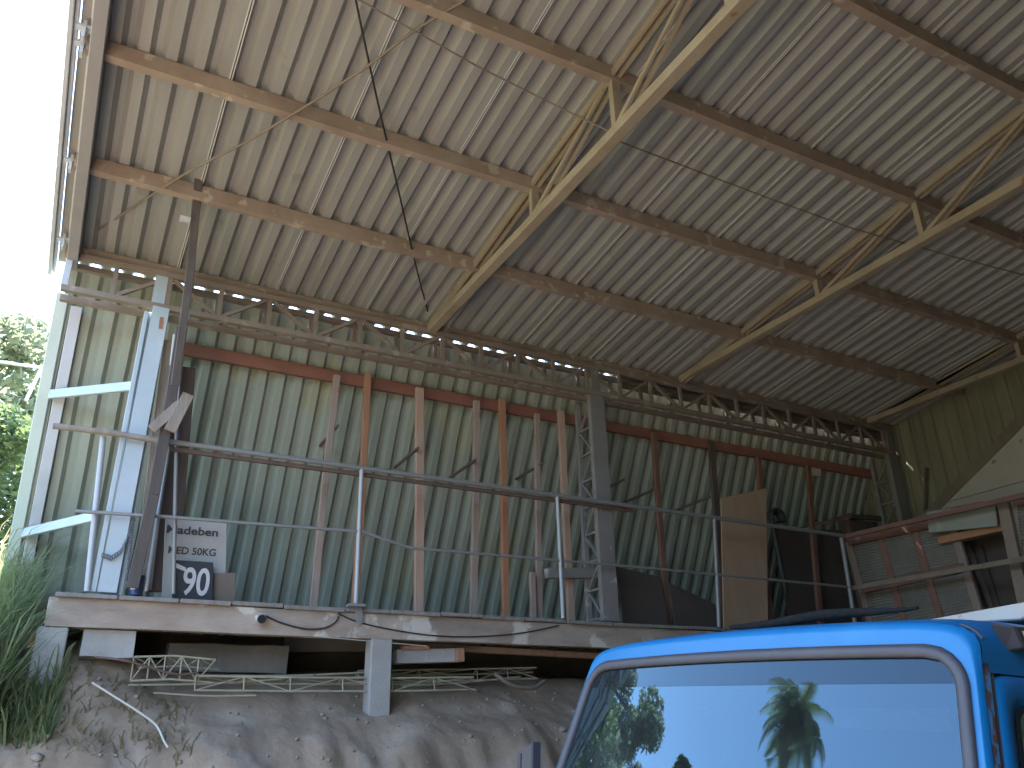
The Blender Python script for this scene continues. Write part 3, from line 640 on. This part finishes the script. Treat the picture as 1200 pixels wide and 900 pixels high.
# ------------------------------------------------------------------ under the platform
mb = MB()
b = [aY(95, 737, 7.12), aY(152, 737, 7.12)]
def rough_block(lo, hi, seed, amp):
    mb = MB(); n = 7; lo, hi = V(lo), V(hi)
    def pt(u, v, w):
        p = V((lo.x+(hi.x-lo.x)*u, lo.y+(hi.y-lo.y)*v, lo.z+(hi.z-lo.z)*w)); return p+noise.noise_vector(p*6+V((seed, 0, 0)))*amp
    L = [i/(n-1) for i in range(n)]
    for ax in range(3):
        for e in (0, 1):
            rows = []
            for a in L:
                rows.append([pt(*((e, a, b_) if ax == 0 else (a, e, b_) if ax == 1 else (a, b_, e))) for b_ in L])
            if (e == 1) == (ax == 1): rows = [r[::-1] for r in rows]
            mb.grid(rows, 0, False)
    return mb
o = rough_block((.20, 7.03, 2.25), (.56, 7.36, 2.44), 1, .012); loose(o, 'concrete_block', 'concrete', 'rough concrete block wedged under the left end of the fascia', 'block', None, 0)
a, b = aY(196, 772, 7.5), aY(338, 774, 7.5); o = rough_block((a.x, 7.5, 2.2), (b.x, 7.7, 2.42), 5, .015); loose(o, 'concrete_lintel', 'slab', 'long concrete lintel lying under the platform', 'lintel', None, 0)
p, q = aY(462, 770, 7.15), aY(540, 768, 7.15)
mb = MB(); mb.bar(p, q, .12, .115, (0, 1, 0)); loose(mb, 'timber_beam', 'concrete', 'grey beam end jutting right of the platform post', 'beam')
mb = MB(); mb.bar(aY(470, 760, 7.10), aY(502, 759, 7.10), .06, .035, (0, 1, 0)); loose(mb, 'wood_offcut', 'st_orange', 'small orange wood offcut on the grey beam end', 'offcut')
mb = MB(); mb.bar(aY(500, 758, 7.3), aY(700, 769, 7.3), .10, .05, (0, 1, 0)); loose(mb, 'long_plank', 'st_pink', 'long reddish plank lying level under the platform fascia', 'plank')
mb = MB(); mb.bar(aY(533, 768, 7.09), aY(541, 768, 7.09), .13, .115, (0, 1, 0)); loose(mb, 'end_block', 'st_orange', 'orange sawn block on the end of the grey beam', 'block')
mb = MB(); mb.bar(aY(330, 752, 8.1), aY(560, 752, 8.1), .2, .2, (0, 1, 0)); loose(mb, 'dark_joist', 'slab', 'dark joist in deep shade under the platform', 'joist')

# lattice girders lying on the bank
def girder(pts, hgt, dep, lab, npan, skew=0):
    root = thing('lattice_girder', lab, 'girder', pts[0], 'pale yellow lattice girders lying under the platform')
    pts = [V(p) for p in pts]
    offs = [V((0, 0, 0)), V((0, .02, hgt)), V((skew, dep, hgt*.62))]
    for o_ in offs:
        mb = MB(); mb.tube([p+o_ for p in pts], .009, 6); part(mb, 'chord', 'yellow', root)
    def pos(t):
        k = t*(len(pts)-1); i = min(int(k), len(pts)-2); return pts[i].lerp(pts[i+1], k-i)
    mb = MB()
    for i in range(npan):
        t0, t1 = i/npan, (i+1)/npan
        for oa, ob in ((0, 1), (1, 2)):
            mb.tube([pos(t0)+offs[oa], pos(t0)+offs[ob]], .0065, 5)
            A, B = (oa, ob) if i % 2 == 0 else (ob, oa)
            mb.tube([pos(t0)+offs[A], pos(t1)+offs[B]], .0055, 5)
    part(mb, 'lacing', 'yellow', root)
    return root
girder([aY(228, 809, 7.0), aY(340, 810, 7.0), aY(460, 810, 7.0), aY(556, 808, 7.05)], .105, .16, 'long pale yellow lattice girder passing behind the concrete post', 6)
girder([aY(153, 798, 7.02), aY(200, 796, 7.02), aY(250, 800, 7.05)], .17, .12, 'short bent pale yellow girder end left of the long one', 5, .05)
girder([aY(420, 800, 7.35), aY(560, 797, 7.35), aY(630, 795, 7.35)], .10, .1, 'farther pale girder in shade right of the concrete post', 4)
mb = MB(); mb.curve([aY(112, 770, 6.95), aY(150, 775, 6.9), aY(205, 790, 6.95), aY(232, 788, 7.0)], .009, 6); loose(mb, 'bent_rod', 'rod', 'thin bent rod lying over the short girder', 'rod', None, 0)
pts = [aY(108, 800, 6.85), aY(140, 820, 6.72), aY(165, 836, 6.62), aY(183, 850, 6.55), aY(192, 868, 6.45), aY(197, 876, 6.42)]
mb = MB(); mb.curve(pts, .008, 6); loose(mb, 'loose_wire', 'palewire', 'pale stiff wire curling down the dirt bank', 'wire', None, 0)
mb = MB(); mb.curve([aY(580, 790, 7.1), aY(600, 803, 7.0), aY(625, 806, 7.0), aY(638, 798, 7.05)], .02, 6); loose(mb, 'dead_branch', 'bark', 'grey dead branch lying at right under the platform', 'branch', None, 0)

for k, (a, b, r_, lab) in enumerate((((150, 803, 6.98), (330, 796, 7.12), .008, 'loose pale rod crossing behind the short girder'), ((240, 792, 7.2), (432, 788, 7.25), .009, 'pale rod lying straight above the long girder'), ((180, 812, 6.93), (300, 815, 6.93), .007, 'thin pale rod on the earth below the long girder'), ((470, 804, 7.1), (610, 793, 7.3), .008, 'pale rod slanting right of the concrete post'))):
    mb = MB(); p, q = aY(*a), aY(*b); mb.curve([p, p.lerp(q, .5)+V((0, 0, -.012)), q], r_, 6); loose(mb, 'loose_rod', 'yellow', lab, 'rod', 'pale rods lying under the platform', 0)
# camera and cables on the fascia
sc = thing('security_camera', 'small white security camera with black lens on the fascia beam', 'camera', aY(305, 724, 6.93))
mb = MB(); mb.tube([(0, .04, .01), (0, -.05, -.015)], .036, 14); mb.build('camera_body', 'white', sc)
mb = MB(); mb.tube([(0, -.0502, -.015), (0, -.062, -.02)], .033, 14); mb.build('camera_lens', 'rubber', sc)
mb = MB(); mb.box((-.035, -.07, .02), (.035, .03, .027)); mb.build('camera_hood', 'white', sc, .003)
mb = MB(); mb.curve([aY(312, 722, 6.955), aY(330, 730, 6.955), aY(358, 737, 6.955), aY(380, 736, 6.955), aY(393, 729, 6.955), aY(397, 722, 6.955)], .007, 6); loose(mb, 'camera_cable', 'cable', 'black cable running right from the small camera', 'cable', None, 0)
mb = MB(); mb.curve([aY(396, 719, 6.955), aY(420, 729, 6.955), aY(460, 738, 6.955), aY(510, 745, 6.955), aY(560, 746, 6.955), aY(610, 742, 6.955), aY(655, 733, 6.955)], .006, 6); loose(mb, 'sagging_cable', 'cable', 'long black cable sagging across the fascia to the right', 'cable', None, 0)
mb = MB(); mb.tube([aY(372, 746, 6.955), aY(440, 752, 6.955), aY(500, 757, 6.955)], .004, 5); loose(mb, 'thin_line', 'palewire', 'thin pale line hanging below the fascia by the post', 'line', None, 0)

# rods and cable under the roof
def roofpt(x, y, drop=.0):
    v = ray(x, y); t = (5.6-drop+PITCH_R*7-CAM.z)/(v.z+PITCH_R*v.y); return CAM+v*t
mb = MB(); mb.curve([aY(104, 277, 7.0), roofpt(215, 205, .16), roofpt(300, 160, .15), roofpt(420, 85, .13), roofpt(480, 40, .12), roofpt(545, 0, .12)], .010, 6)
loose(mb, 'tie_rod', 'wire', 'bent tie rod crossing under the roof from the left corner', 'rod', 'thin rods under the roof', 0)
mb = MB(); mb.tube([roofpt(395, -15, .2), roofpt(460, 22, .2), roofpt(560, 78, .2), roofpt(640, 118, .2), aX(716, 155, 2.88)], .007, 6)
loose(mb, 'tie_rod', 'wire', 'thin rod running from the top edge to the nearer truss', 'rod', 'thin rods under the roof', 0)
mb = MB(); mb.tube([aX(726, 166, 2.9), roofpt(800, 194, .3), roofpt(900, 232, .3), roofpt(1000, 268, .3), roofpt(1100, 296, .3), roofpt(1210, 325, .3)], .007, 6)
loose(mb, 'tie_rod', 'wire', 'thin rod running right from the nearer truss to the second truss', 'rod', 'thin rods under the roof', 0)
mb = MB(); mb.tube([roofpt(1000, 372, .2), roofpt(1070, 352, .2)], .005, 5); loose(mb, 'tie_rod', 'wire', 'short thin rod under the dark far roof bay', 'rod', 'thin rods under the roof', 0)
mb = MB(); mb.curve([aY(502, 368, 6.98), roofpt(487, 310, .08), roofpt(465, 215, .1), roofpt(445, 130, .1), roofpt(430, 62, .08), roofpt(417, 0, .05), roofpt(411, -40, .04)], .0085, 6)
loose(mb, 'hanging_cable', 'cable', 'black cable hanging from the roof to the truss foot', 'cable', None, 0)

# ------------------------------------------------------------------ truck
TH, TR_, TP = .071176, -.053740, .040226
TPOS = V((2.1608, 2.380, 1.88105)); TT, TRK = .1339, .3374
Fw = V((-cos(TH), -sin(TH), 0)); Uw = V((0, 0, 1)); Ww = Uw.cross(Fw)
F2 = Fw*cos(TP)+Uw*sin(TP); U2 = -Fw*sin(TP)+Uw*cos(TP)
W3 = Ww*cos(TR_)+U2*sin(TR_); U3 = -Ww*sin(TR_)+U2*cos(TR_)
truck = thing('blue_truck', 'blue cab truck with grey gasketed windscreen and rusty pillar parked before the shed', 'truck')
truck.matrix_world = Matrix(((W3.x, F2.x, U3.x, TPOS.x), (W3.y, F2.y, U3.y, TPOS.y), (W3.z, F2.z, U3.z, TPOS.z), (0, 0, 0, 1)))
HB = .878
def hw(z): return HB + TT*max(-.75, -z if z > -.75 else .75)*1.0 if z < 0 else HB
def bow(u): return -.045*(abs(u)/.93)**2.2
def wf(u, z):
    zz = max(z, -.80); w = TRK*(-zz)+bow(u)
    if z < -.8: w += .04*(-.8-z)
    return w
ZS, RND = -.05, 14.0
def ztop(u, H=.115):
    k = min(1, abs(u)/hw(ZS)); return ZS+H*max(0, (1-k**RND))**(1/3.2)+.022*(1-k*k)
def inside_out(u, z, zb=-.86): return z > zb and (abs(u) < hw(z)) and (z < ZS or z < ztop(u))
def inside_in(u, z, grow=0.0):
    b = .856+TT*(-z)+grow; zt, zb, r = .0+grow+.014*(1-(u/.9)**2), -.78-grow, .115+grow
    if not (zb < z < zt and abs(u) < b): return False
    du, dz = abs(u)-(b-r), max(z-(zt-r), (zb+r)-z)
    return not (du > 0 and dz > 0 and du*du+dz*dz > r*r)
def loop(fn, n=180):
    out = []
    for i in range(n):
        q = 2*pi*i/n; a, b = 0, 2.5
        for _ in range(40):
            c = (a+b)/2
            if fn(c*cos(q), -.39+c*sin(q)): a = c
            else: b = c
        out.append((a*cos(q), -.39+a*sin(q)))
    return out
LO = loop(inside_out); LG = loop(lambda u, z: inside_in(u, z, .0)); LI = loop(lambda u, z: inside_in(u, z, -.038))
def f3(u, z, d=0): return V((u, wf(u, z)+d, z))
def mixl(A, B, t): return [(a[0]+(b[0]-a[0])*t, a[1]+(b[1]-a[1])*t) for a, b in zip(A, B)]
body = MB()
rows = [[f3(u, z, -.012 if t > .9 else 0) for u, z in mixl(LG, LO, t)] for t in (0, .3, .6, .85)] + [[f3(u, z, -.028) for u, z in LO]]
body.grid(rows, 0, True, True)
# roof skin
rr = []
for k, (s, H) in enumerate(((.0, .115), (.06, .128), (.16, .14), (.35, .15), (.8, .155), (1.45, .155))):
    row = []
    for i in range(61):
        u = hw(ZS)*sin((i/60-.5)*pi); row.append(V((u, wf(u, ztop(u))-.028-s, ztop(u, H)+.0)))
    rr.append(row)
body.grid(rr, 0, True)
body.build('cab_body', 'paint', truck)
gk = MB(); rows = []
for t, d in ((0, -.004), (.0, .010), (.35, .015), (.75, .011), (1, .004), (1, -.01)): rows.append([f3(u, z, d) for u, z in mixl(LG, LI, t)])
gk.grid(rows, 0, True, True); gk.build('gasket', 'gasket', truck)
def inb(u, z): return inside_in(u, z, -.039) and z > -.105
def inc(u, z): return inside_in(u, z, -.039) and z < -.106
def pane(fn, zc):
    out = []
    for i in range(900):
        q = 2*pi*i/900; a, b = 0, 2.5
        for _ in range(40):
            c = (a+b)/2
            if fn(c*cos(q), zc+c*sin(q)): a = c
            else: b = c
        out.append((a*cos(q), zc+a*sin(q)))
    mb = MB(); mb.grid([[f3(u*t, zc+(z-zc)*t, -.004) for u, z in out[::-1]] for t in (1, .8, .6, .4, .2, .004)], 0, True, True); return mb
ws = pane(inc, -.42).build('windscreen', 'glass', truck)
# the tinted strip is a band of quads so that it keeps the curve of the glass
mb = MB()
def ub(z):
    a, b = 0, 2
    for _ in range(40):
        c = (a+b)/2
        if inside_in(c, z, -.036): a = c
        else: b = c
    return a
mb.grid([[f3(ub(z)*(k/40*2-1), z+.012*(1-((k/40*2-1))**2)*(1 if z > -.06 else 0), -.004) for k in range(41)] for z in (-.037, -.045, -.055, -.07, -.085, -.1055)]); mb.build('shade_band', 'shadeband', ws)
# sides: pillar, door with window
def side(sg, s, z, d=0):
    u = hw(z)+d; return V((sg*u, wf(hw(z), z)-.03-s, z))
for sg in (-1, 1):
    mb = MB(); zz = [ZS-i*.04 for i in range(21)]
    mb.grid([[side(sg, s, z) for z in zz] for s in (0, .015, .03)]); mb.build('front_pillar', 'rustpaint', truck)
    mb = MB(); mb.grid([[side(sg, s, z, dd_) for z in zz] for s, dd_ in ((.03, 0), (.031, -.03), (.045, -.03), (.046, 0))], 0, False); mb.build('door_jamb', 'cabin', truck)
    door = MB(); zb = -1.15
    def dl(ins, n=96, cx=.55):
        out = []
        for i in range(n):
            q = 2*pi*i/n; a, b = 0, 3
            for _ in range(36):
                c = (a+b)/2
                if ins(cx+c*cos(q), -.42+c*sin(q)): a = c
                else: b = c
            out.append((cx+a*cos(q), -.42+a*sin(q)))
        return out
    def rrect(s, z, s0, s1, z0, z1, r):
        if not (s0 < s < s1 and z1 < z < z0): return False
        ds, dz = max(s0+r-s, s-(s1-r)), max(z-(z0-r), z1+r-z); return not (ds > 0 and dz > 0 and ds*ds+dz*dz > r*r)
    Lo = dl(lambda s, z: rrect(s, z, .046, 1.03, -.075, zb, .03)); Lw = dl(lambda s, z: rrect(s, z, .125, .95, -.155, -.72, .05)); Ll = dl(lambda s, z: rrect(s, z, .145, .93, -.175, -.70, .04))
    door.grid([[side(sg, s, z, d) for s, z in L] for L, d in ((Lo, -.01), (mixl(Lo, Lw, .08), .006), (mixl(Lo, Lw, .75), .006), (mixl(Lo, Lw, .8), .0), (Lw, 0), (Lw, -.02))], 0, True, True)
    dr = door.build('door', 'paint', truck)
    mb = MB(); mb.grid([[side(sg, s, z, d) for s, z in L] for L, d in ((Lw, -.003), (mixl(Lw, Ll, .5), .006), (Ll, -.006))], 0, True, True); mb.build('window_seal', 'rubber', dr)
    mb = MB(); mb.grid([[side(sg, .55+(s-.55)*t, -.42+(z+.42)*t, -.006) for s, z in Ll] for t in (1, .5, .02)], 0, True, True); mb.build('door_window', 'doorglass', dr)
    p = side(sg, .9, -.85, .03); mb = MB(); mb.box((p.x-.02, p.y-.07, p.z-.015), (p.x+.01, p.y+.07, p.z+.015)); mb.build('handle', 'chrome', dr, .004)
    # strip of side panel over the door, and rear of the side
    mb = MB(); mb.grid([[side(sg, s, z) for z in (ZS+.0, -.074)] for s in [0, .03]+[.1*i for i in range(1, 15)]]); mb.grid([[side(sg, s, z) for z in (ZS, -.3, -.6, -.9, -1.15)] for s in (1.03, 1.2, 1.42)]); mb.build('side_panel', 'paint', truck)
    # cab roof marker lamp
    lm = MB(); p = side(sg, .16, .02, -.005)
    lm.hexa([p+V((0, .10, .045)), p+V((0, -.12, .05)), p+V((0, -.12, -.025)), p+V((0, .04, -.03))], [p+V((sg*.05, .06, .035)), p+V((sg*.05, -.10, .04)), p+V((sg*.05, -.10, -.02)), p+V((sg*.05, .03, -.022))]); lp = lm.build('marker_lamp', 'gasket', truck, .005)
    lm = MB(); q = p+V((sg*.0515, 0, 0)); lm.hexa([q+V((0, .03, .025)), q+V((0, -.08, .03)), q+V((0, -.08, -.012)), q+V((0, .01, -.014))], [k+V((sg*.006, 0, 0)) for k in (q+V((0, .03, .025)), q+V((0, -.08, .03)), q+V((0, -.08, -.012)), q+V((0, .01, -.014)))]); lm.build('lens', 'lens', lp)
    # mirror
    mr = MB()
    if sg < 0:
        mr.hexa([(-1.11, .12, -.80), (-1.035, .10, -.80), (-1.035, .15, -.80), (-1.11, .17, -.80)], [(-1.10, .12, -.37), (-1.045, .10, -.33), (-1.045, .15, -.33), (-1.10, .17, -.37)]); mr.box((-1.175, .12, -.72), (-1.15, .145, -.385)); mr.tube([(-1.0, .15, -.84), (-1.08, .14, -.7), (-1.165, .13, -.6)], .011, 6)
        mr.build('mirror', 'gasket', truck, .012)
    else:
        mr.box((1.30, -.30, -.92), (1.42, -.26, -.55)); mr.tube([(1.05, -.05, -.86), (1.33, -.27, -.80)], .012, 6); mr.build('mirror', 'gasket', truck, .012)
# rusty weld on the right pillar and roof seam
mb = MB(); pts = [V((hw(ZS)*k, wf(hw(ZS)*k, 0)-.05-.0*k, ztop(hw(ZS)*k)+.006)) for k in (.93, .955, .975, .99)]; mb.tube(pts, .0045, 6); mb.build('roof_seam', 'gasket', truck)
mb = MB(); p = side(1, .02, -.52, .004); mb.tube([p, p+V((.012, 0, 0))], .026, 10); mb.tube([p+V((.012, 0, 0)), p+V((.02, 0, 0))], .012, 8, 1); mb.build('hinge', ['gasket', 'chrome'], truck)
mb = MB(); zz = [-.03-i*.045 for i in range(18)]
mb.grid([[f3(hw(z)*k, z, -.010-.010*(k > .99)) for z in zz] for k in (.975, .985, .999)]); mb.build('rusted_edge', 'rustpaint', truck)
# interior
mb = MB(); mb.box((-.8, -1.1, -1.1), (.8, -.55, -.62)); mb.box((-.8, -1.25, -.66), (.8, -1.08, -.22)); mb.build('seat', 'cabin', truck, .04)
mb = MB(); mb.box((-1.0, .0, -.98), (1.0, .22, -.84)); mb.build('dashboard', 'cabin', truck, .03)
mb = MB()
for z0, z1 in ((-1.1, -.52), (-.12, .05)): mb.box((-.9, -1.44, z0), (.9, -1.40, z1))
for x0, x1 in ((-.9, -.72), (-.08, .08), (.72, .9)): mb.box((x0, -1.439, -.52), (x1, -1.401, -.12))
mb.build('rear_wall', 'cabin', truck, .01)
mb = MB(); mb.box((-.86, -1.38, .02), (.86, -.2, .04)); mb.build('headliner', 'tan', truck)
mb = MB(); c = V((.42, -.2, -.72)); mb.tube([c+V((.2*cos(q), .11*sin(q), .17*sin(q))) for q in [2*pi*i/24 for i in range(25)]], .014, 6, 0, False); mb.tube([c, c+V((0, .25, -.22))], .02, 8); mb.tube([c+V((-.2, 0, 0)), c+V((.2, 0, 0))], .012, 6); mb.build('steering_wheel', 'rubber', truck)
# lower body, wheels and bed (below the picture)
mb = MB(); rows = [[f3(u, z, -.02) for u in [HB*1.13*(i/20-.5)*2 for i in range(21)]] for z in (-.86, -1.0, -1.2, -1.45)]; mb.grid(rows)
for sg in (-1, 1): mb.grid([[V((sg*HB*1.13, y, z)) for y in (.14, -.3, -.75, -1.42)] for z in (-.86, -1.15, -1.3)])
mb.build('lower_cab', 'paint', truck)
mb = MB(); mb.box((-1.08, .18, -1.62), (1.08, .34, -1.42)); mb.build('bumper', 'gasket', truck, .02)
mb = MB()
for k in range(6): mb.box((-.55, .24, -1.36+.06*k), (.55, .262, -1.33+.06*k))
mb.build('grille', 'rubber', truck)
for sg in (-1, 1):
    mb = MB(); mb.tube([(sg*.78, .16, -1.2), (sg*.78, .27, -1.2)], .11, 20); mb.build('headlight', 'headlens', truck)
for sg in (-1, 1):
    for y in (-.55, -3.4):
        c = V((sg*.86, y, -1.55+ -y*-.0)); mb = MB()
        prf = [(.2, -.11), (.33, -.11), (.37, -.07), (.37, .07), (.33, .11), (.2, .11)]
        mb.grid([[c+V((xo, r*cos(q), r*sin(q))) for q in [2*pi*i/28 for i in range(28)]] for r, xo in prf], 0, True, True); wh = mb.build('wheel', 'rubber', truck)
        mb = MB(); mb.tube([c+V((-.09, 0, 0)), c+V((.09, 0, 0))], .2, 22); mb.build('rim', 'palepipe', wh)
mb = MB(); mb.box((-1.05, -4.6, -1.05), (1.05, -1.55, -.98)); mb.box((-1.05, -4.6, -.98), (-1.0, -1.55, -.6)); mb.box((1.0, -4.6, -.98), (1.05, -1.55, -.6)); mb.box((-1.0, -4.6, -.98), (1.0, -4.55, -.6)); mb.build('cargo_bed', 'old', truck)
mb = MB(); mb.box((-.45, -4.5, -1.3), (-.33, .1, -1.12)); mb.box((.33, -4.5, -1.3), (.45, .1, -1.12)); mb.build('chassis', 'rubber', truck)
TM = truck.matrix_world.copy()
# things lying on the cab roof
mb = MB(); A = [(-.45, -.30), (-.2, -.28), (.1, -.26), (.38, -.25)]
mb.tube([TM@V((x, y, .150+.006*sin(9*x))) for x, y in [(-.34+.083*i, -.36+.008*i) for i in range(12)]], [.008, .012, .015, .016, .018, .018, .02, .018, .016, .012, .009, .006], 8)
loose(mb, 'rolled_tarp', 'tarp', 'black rolled tarpaulin lying on the truck cab roof', 'tarp', None, 0)
mb = MB(); q = [V((.36, -.62, .135)), V((1.05, -.52, .115)), V((1.05, -.52, .195)), V((.36, -.62, .152))]
mb.hexa([TM@k for k in q], [TM@(k+V((0, -.9, 0))) for k in q]); loose(mb, 'rusty_box', 'whiterust', 'white rust spotted metal box lying on the truck cab roof', 'metal box', None, .004)

# ------------------------------------------------------------------ plants
def leaf_mesh(name, n, blobs, size, mk, seed):
    rnd = random.Random(seed); mb = MB(); tot = sum(b[3] for b in blobs)
    for (c, r, sq, wgt) in blobs:
        for _ in range(int(n*wgt/tot)):
            d = V((rnd.gauss(0, 1), rnd.gauss(0, 1), rnd.gauss(0, 1))).normalized()*r*(rnd.random()**.42); d.z *= sq
            p = V(c)+d; a = V((rnd.gauss(0, 1), rnd.gauss(0, 1), rnd.gauss(0, .7))).normalized(); b = a.orthogonal().normalized(); b = Matrix.Rotation(rnd.random()*6.28, 3, a)@b
            s = size*rnd.uniform(.6, 1.4); mb.add([p-a*s, p+b*s*.45, p+a*s, p-b*s*.45], [[0, 1, 2, 3]])
    me = bpy.data.meshes.new(name); me.from_pydata([tuple(p) for p in mb.v], [], mb.f); me.materials.append(M[mk]); return me
def tree(name, loc, H, R, mk, lab, cat, n=5000, leaf=.13, seed=1, slim=1.0, grp=None, base=.35, nb=15):
    rnd = random.Random(seed); root = thing(name, lab, cat, loc, grp)
    mb = MB(); top = V((rnd.uniform(-.2, .2), rnd.uniform(-.2, .2), H*.85)); mb.tube([(0, 0, -.3), top*.4+V((.1, 0, 0)), top], [H*.022, H*.015, H*.004], 8)
    blobs = []
    for i in range(nb):
        z = H*(base+(1-base)*rnd.random()**.8); rad = R*(.35+.75*(1-abs((z/H-.62))/.62)); q = rnd.random()*6.28; k = rad*rnd.random()**.6
        c = V((k*cos(q), k*sin(q), z)); r = R*rnd.uniform(.28, .5); blobs.append((c, r, rnd.uniform(.6, .9)*slim, r*r))
        mb.tube([top*(z/H*.75), c], [H*.007, H*.002], 5)
    mb.build('trunk', 'bark', root)
    me = leaf_mesh('crown', n, blobs, leaf, mk, seed+50); o = bpy.data.objects.new('crown', me); COL.objects.link(o); o.parent = root
    return root
def gnd(x, y): return ground_h(x, y, False)
tree('leafy_tree', (-1.75, 12.4, gnd(-1.75, 12.4)), 4.0, 1.35, 'leaf_b', 'pale sunlit leafy tree rising beside the left end of the wall', 'tree', 4800, .085, 3, 1, None, .1)
tree('leafy_bush', (-1.2, 10.4, gnd(-1.2, 10.4)), 2.4, .85, 'leaf_a', 'green bush growing against the left wall corner', 'bush', 5000, .06, 5, 1, None, .02)
tree('leafy_bush', (-1.9, 9.2, gnd(-1.9, 9.2)), 1.9, .8, 'leaf_b', 'lower bush at the left picture edge below the pale tree', 'bush', 4000, .055, 8, 1, None, .02)
tree('leafy_tree', (-2.3, 20, gnd(-2.3, 20)), 5.2, 2.2, 'leaf_b', 'distant pale tree behind the bushes at left edge', 'tree', 6000, .16, 12, 1, None, .15)
# trees up the slope to the left, seen in the windscreen
for i, (x, y, top, R, mk, lab, n_, nb) in enumerate(((-8.4, 20.0, 11.9, 1.9, 'leaf_b', 'tall pale tree mirrored at the left of the windscreen', 24000, 44), (-10.9, 17.8, 11.1, .7, 'leaf_a', 'slim low tree mirrored between the pale tree and the palm', 4500, 16))):
    tree('slope_tree', (x, y, gnd(x, y)), top-gnd(x, y), R, mk, lab, 'tree', n_, .11, 20+i, 1, 'trees on the slope left of the yard', .03, nb)
# palm
def palm(loc, H, lab):
    root = thing('palm_tree', lab, 'palm', loc); mb = MB(); mb.tube([(0, 0, -.4), (.1, .1, H*.5), (0, 0, H)], [.2, .15, .12], 10); mb.build('trunk', 'bark', root)
    rnd = random.Random(4); mb = MB()
    for i in range(46):
        q = i*2.399; el = radians(rnd.uniform(5, 85)); L = rnd.uniform(1.7, 2.4); p = V((0, 0, H)); pts = [p.copy()]
        for k in range(12):
            e = el-radians(10.5)*k; p = p+V((cos(q)*cos(e), sin(q)*cos(e), sin(e)))*L/12; pts.append(p.copy())
        mb.tube(pts, [.025-.0018*k for k in range(13)], 5)
        for k in range(1, 13):
            d = (pts[k]-pts[k-1]).normalized(); sd_ = d.cross(V((0, 0, 1))).normalized(); ll_ = .55*(1-(k/13)**2)+.12
            for sgn in (-1, 1):
                for h in (0, .33, .66):
                    o_ = pts[k-1].lerp(pts[k], h); tip = o_+(sd_*sgn*.8+d*.5+V((0, 0, -.45)))*ll_; b_ = d*.028
                    mb.add([o_-b_, o_+b_, tip], [[0, 1, 2]])
    mb.build('crown', 'palm', root); return root
palm((-13.4, 14.7, gnd(-13.4, 14.7)), 14.3-gnd(-13.4, 14.7), 'feathery palm mirrored in the middle of the windscreen')

# grass at the left of the platform
def grass(name, n, area, hr, mk, lean, seed, lab=None):
    rnd = random.Random(seed); mb = MB()
    for _ in range(n):
        x, y = area(rnd); z = ground_h(x, y)-.02; h = rnd.uniform(*hr); q = rnd.random()*6.28; l = rnd.uniform(.05, lean)*h; w = rnd.uniform(.004, .009)
        sx, sy = cos(q)*l, sin(q)*l; px, py = -sin(q)*w, cos(q)*w
        pts = [(x, y, z), (x+sx*.2, y+sy*.2, z+h*.5), (x+sx*.6, y+sy*.6, z+h*.85), (x+sx*1.15, y+sy*1.15, z+h*.93)]
        vs = []
        for i, p in enumerate(pts): k = (1, .85, .55, .1)[i]; vs += [(p[0]-px*k, p[1]-py*k, p[2]), (p[0]+px*k, p[1]+py*k, p[2])]
        mb.add(vs, [[0, 1, 3, 2], [2, 3, 5, 4], [4, 5, 7, 6]])
    return mb.build(name, mk, None, kind='stuff')
def areaA(r):
    while True:
        x = -.22-abs(r.gauss(0, .5)); y = r.uniform(6.5, 8.4)
        if x > -3: return x, y
grass('grass', 3800, areaA, (.25, .85), 'grass', .75, 31)
grass('grass', 2200, lambda r: (r.uniform(-1.9, .12), r.uniform(6.55, 7.0)), (.1, .3), 'grass', 1.2, 32)
grass('dry_grass', 130, areaA, (.5, 1.15), 'straw', .6, 33)
grass('dry_grass', 700, lambda r: (r.uniform(-1.2, 1.0), r.uniform(6.5, 7.05)), (.04, .14), 'straw', 2.2, 34)
grass('grass', 9000, lambda r: (-.3-abs(r.gauss(0, 3.2)), r.uniform(8.0, 16)), (.3, .9), 'grass', .8, 36)
# pebbles and clods on the bank
rnd = random.Random(9); mb = MB()
for _ in range(200):
    x, y = rnd.uniform(-1, 5.5), rnd.uniform(6.2, 7.3); r = rnd.uniform(.006, .022)*(1.8 if rnd.random() < .06 else 1); p = V((x, y, ground_h(x, y)+r*.3))
    n_ = 6; mb.grid([[p+V((cos(2*pi*j/n_)*cos(e), sin(2*pi*j/n_)*cos(e), sin(e)*.7))*r*rnd.uniform(.75, 1.2) for j in range(n_)] for e in (-1.4, -.5, .4, 1.4)], 0, True, True)
mb.build('pebbles', 'stone', None, kind='stuff')
# wire and post at the far left
mb = MB(); mb.tube([aY(-60, 420, 11), aY(0, 424, 11), aY(48, 431, 11)], .02, 6); mb.tube([aY(30, 470, 11), aY(50, 428, 11)], .022, 6); loose(mb, 'pale_bar', 'white', 'pale thin bar crossing before the tree at left edge', 'bar', None, 0)
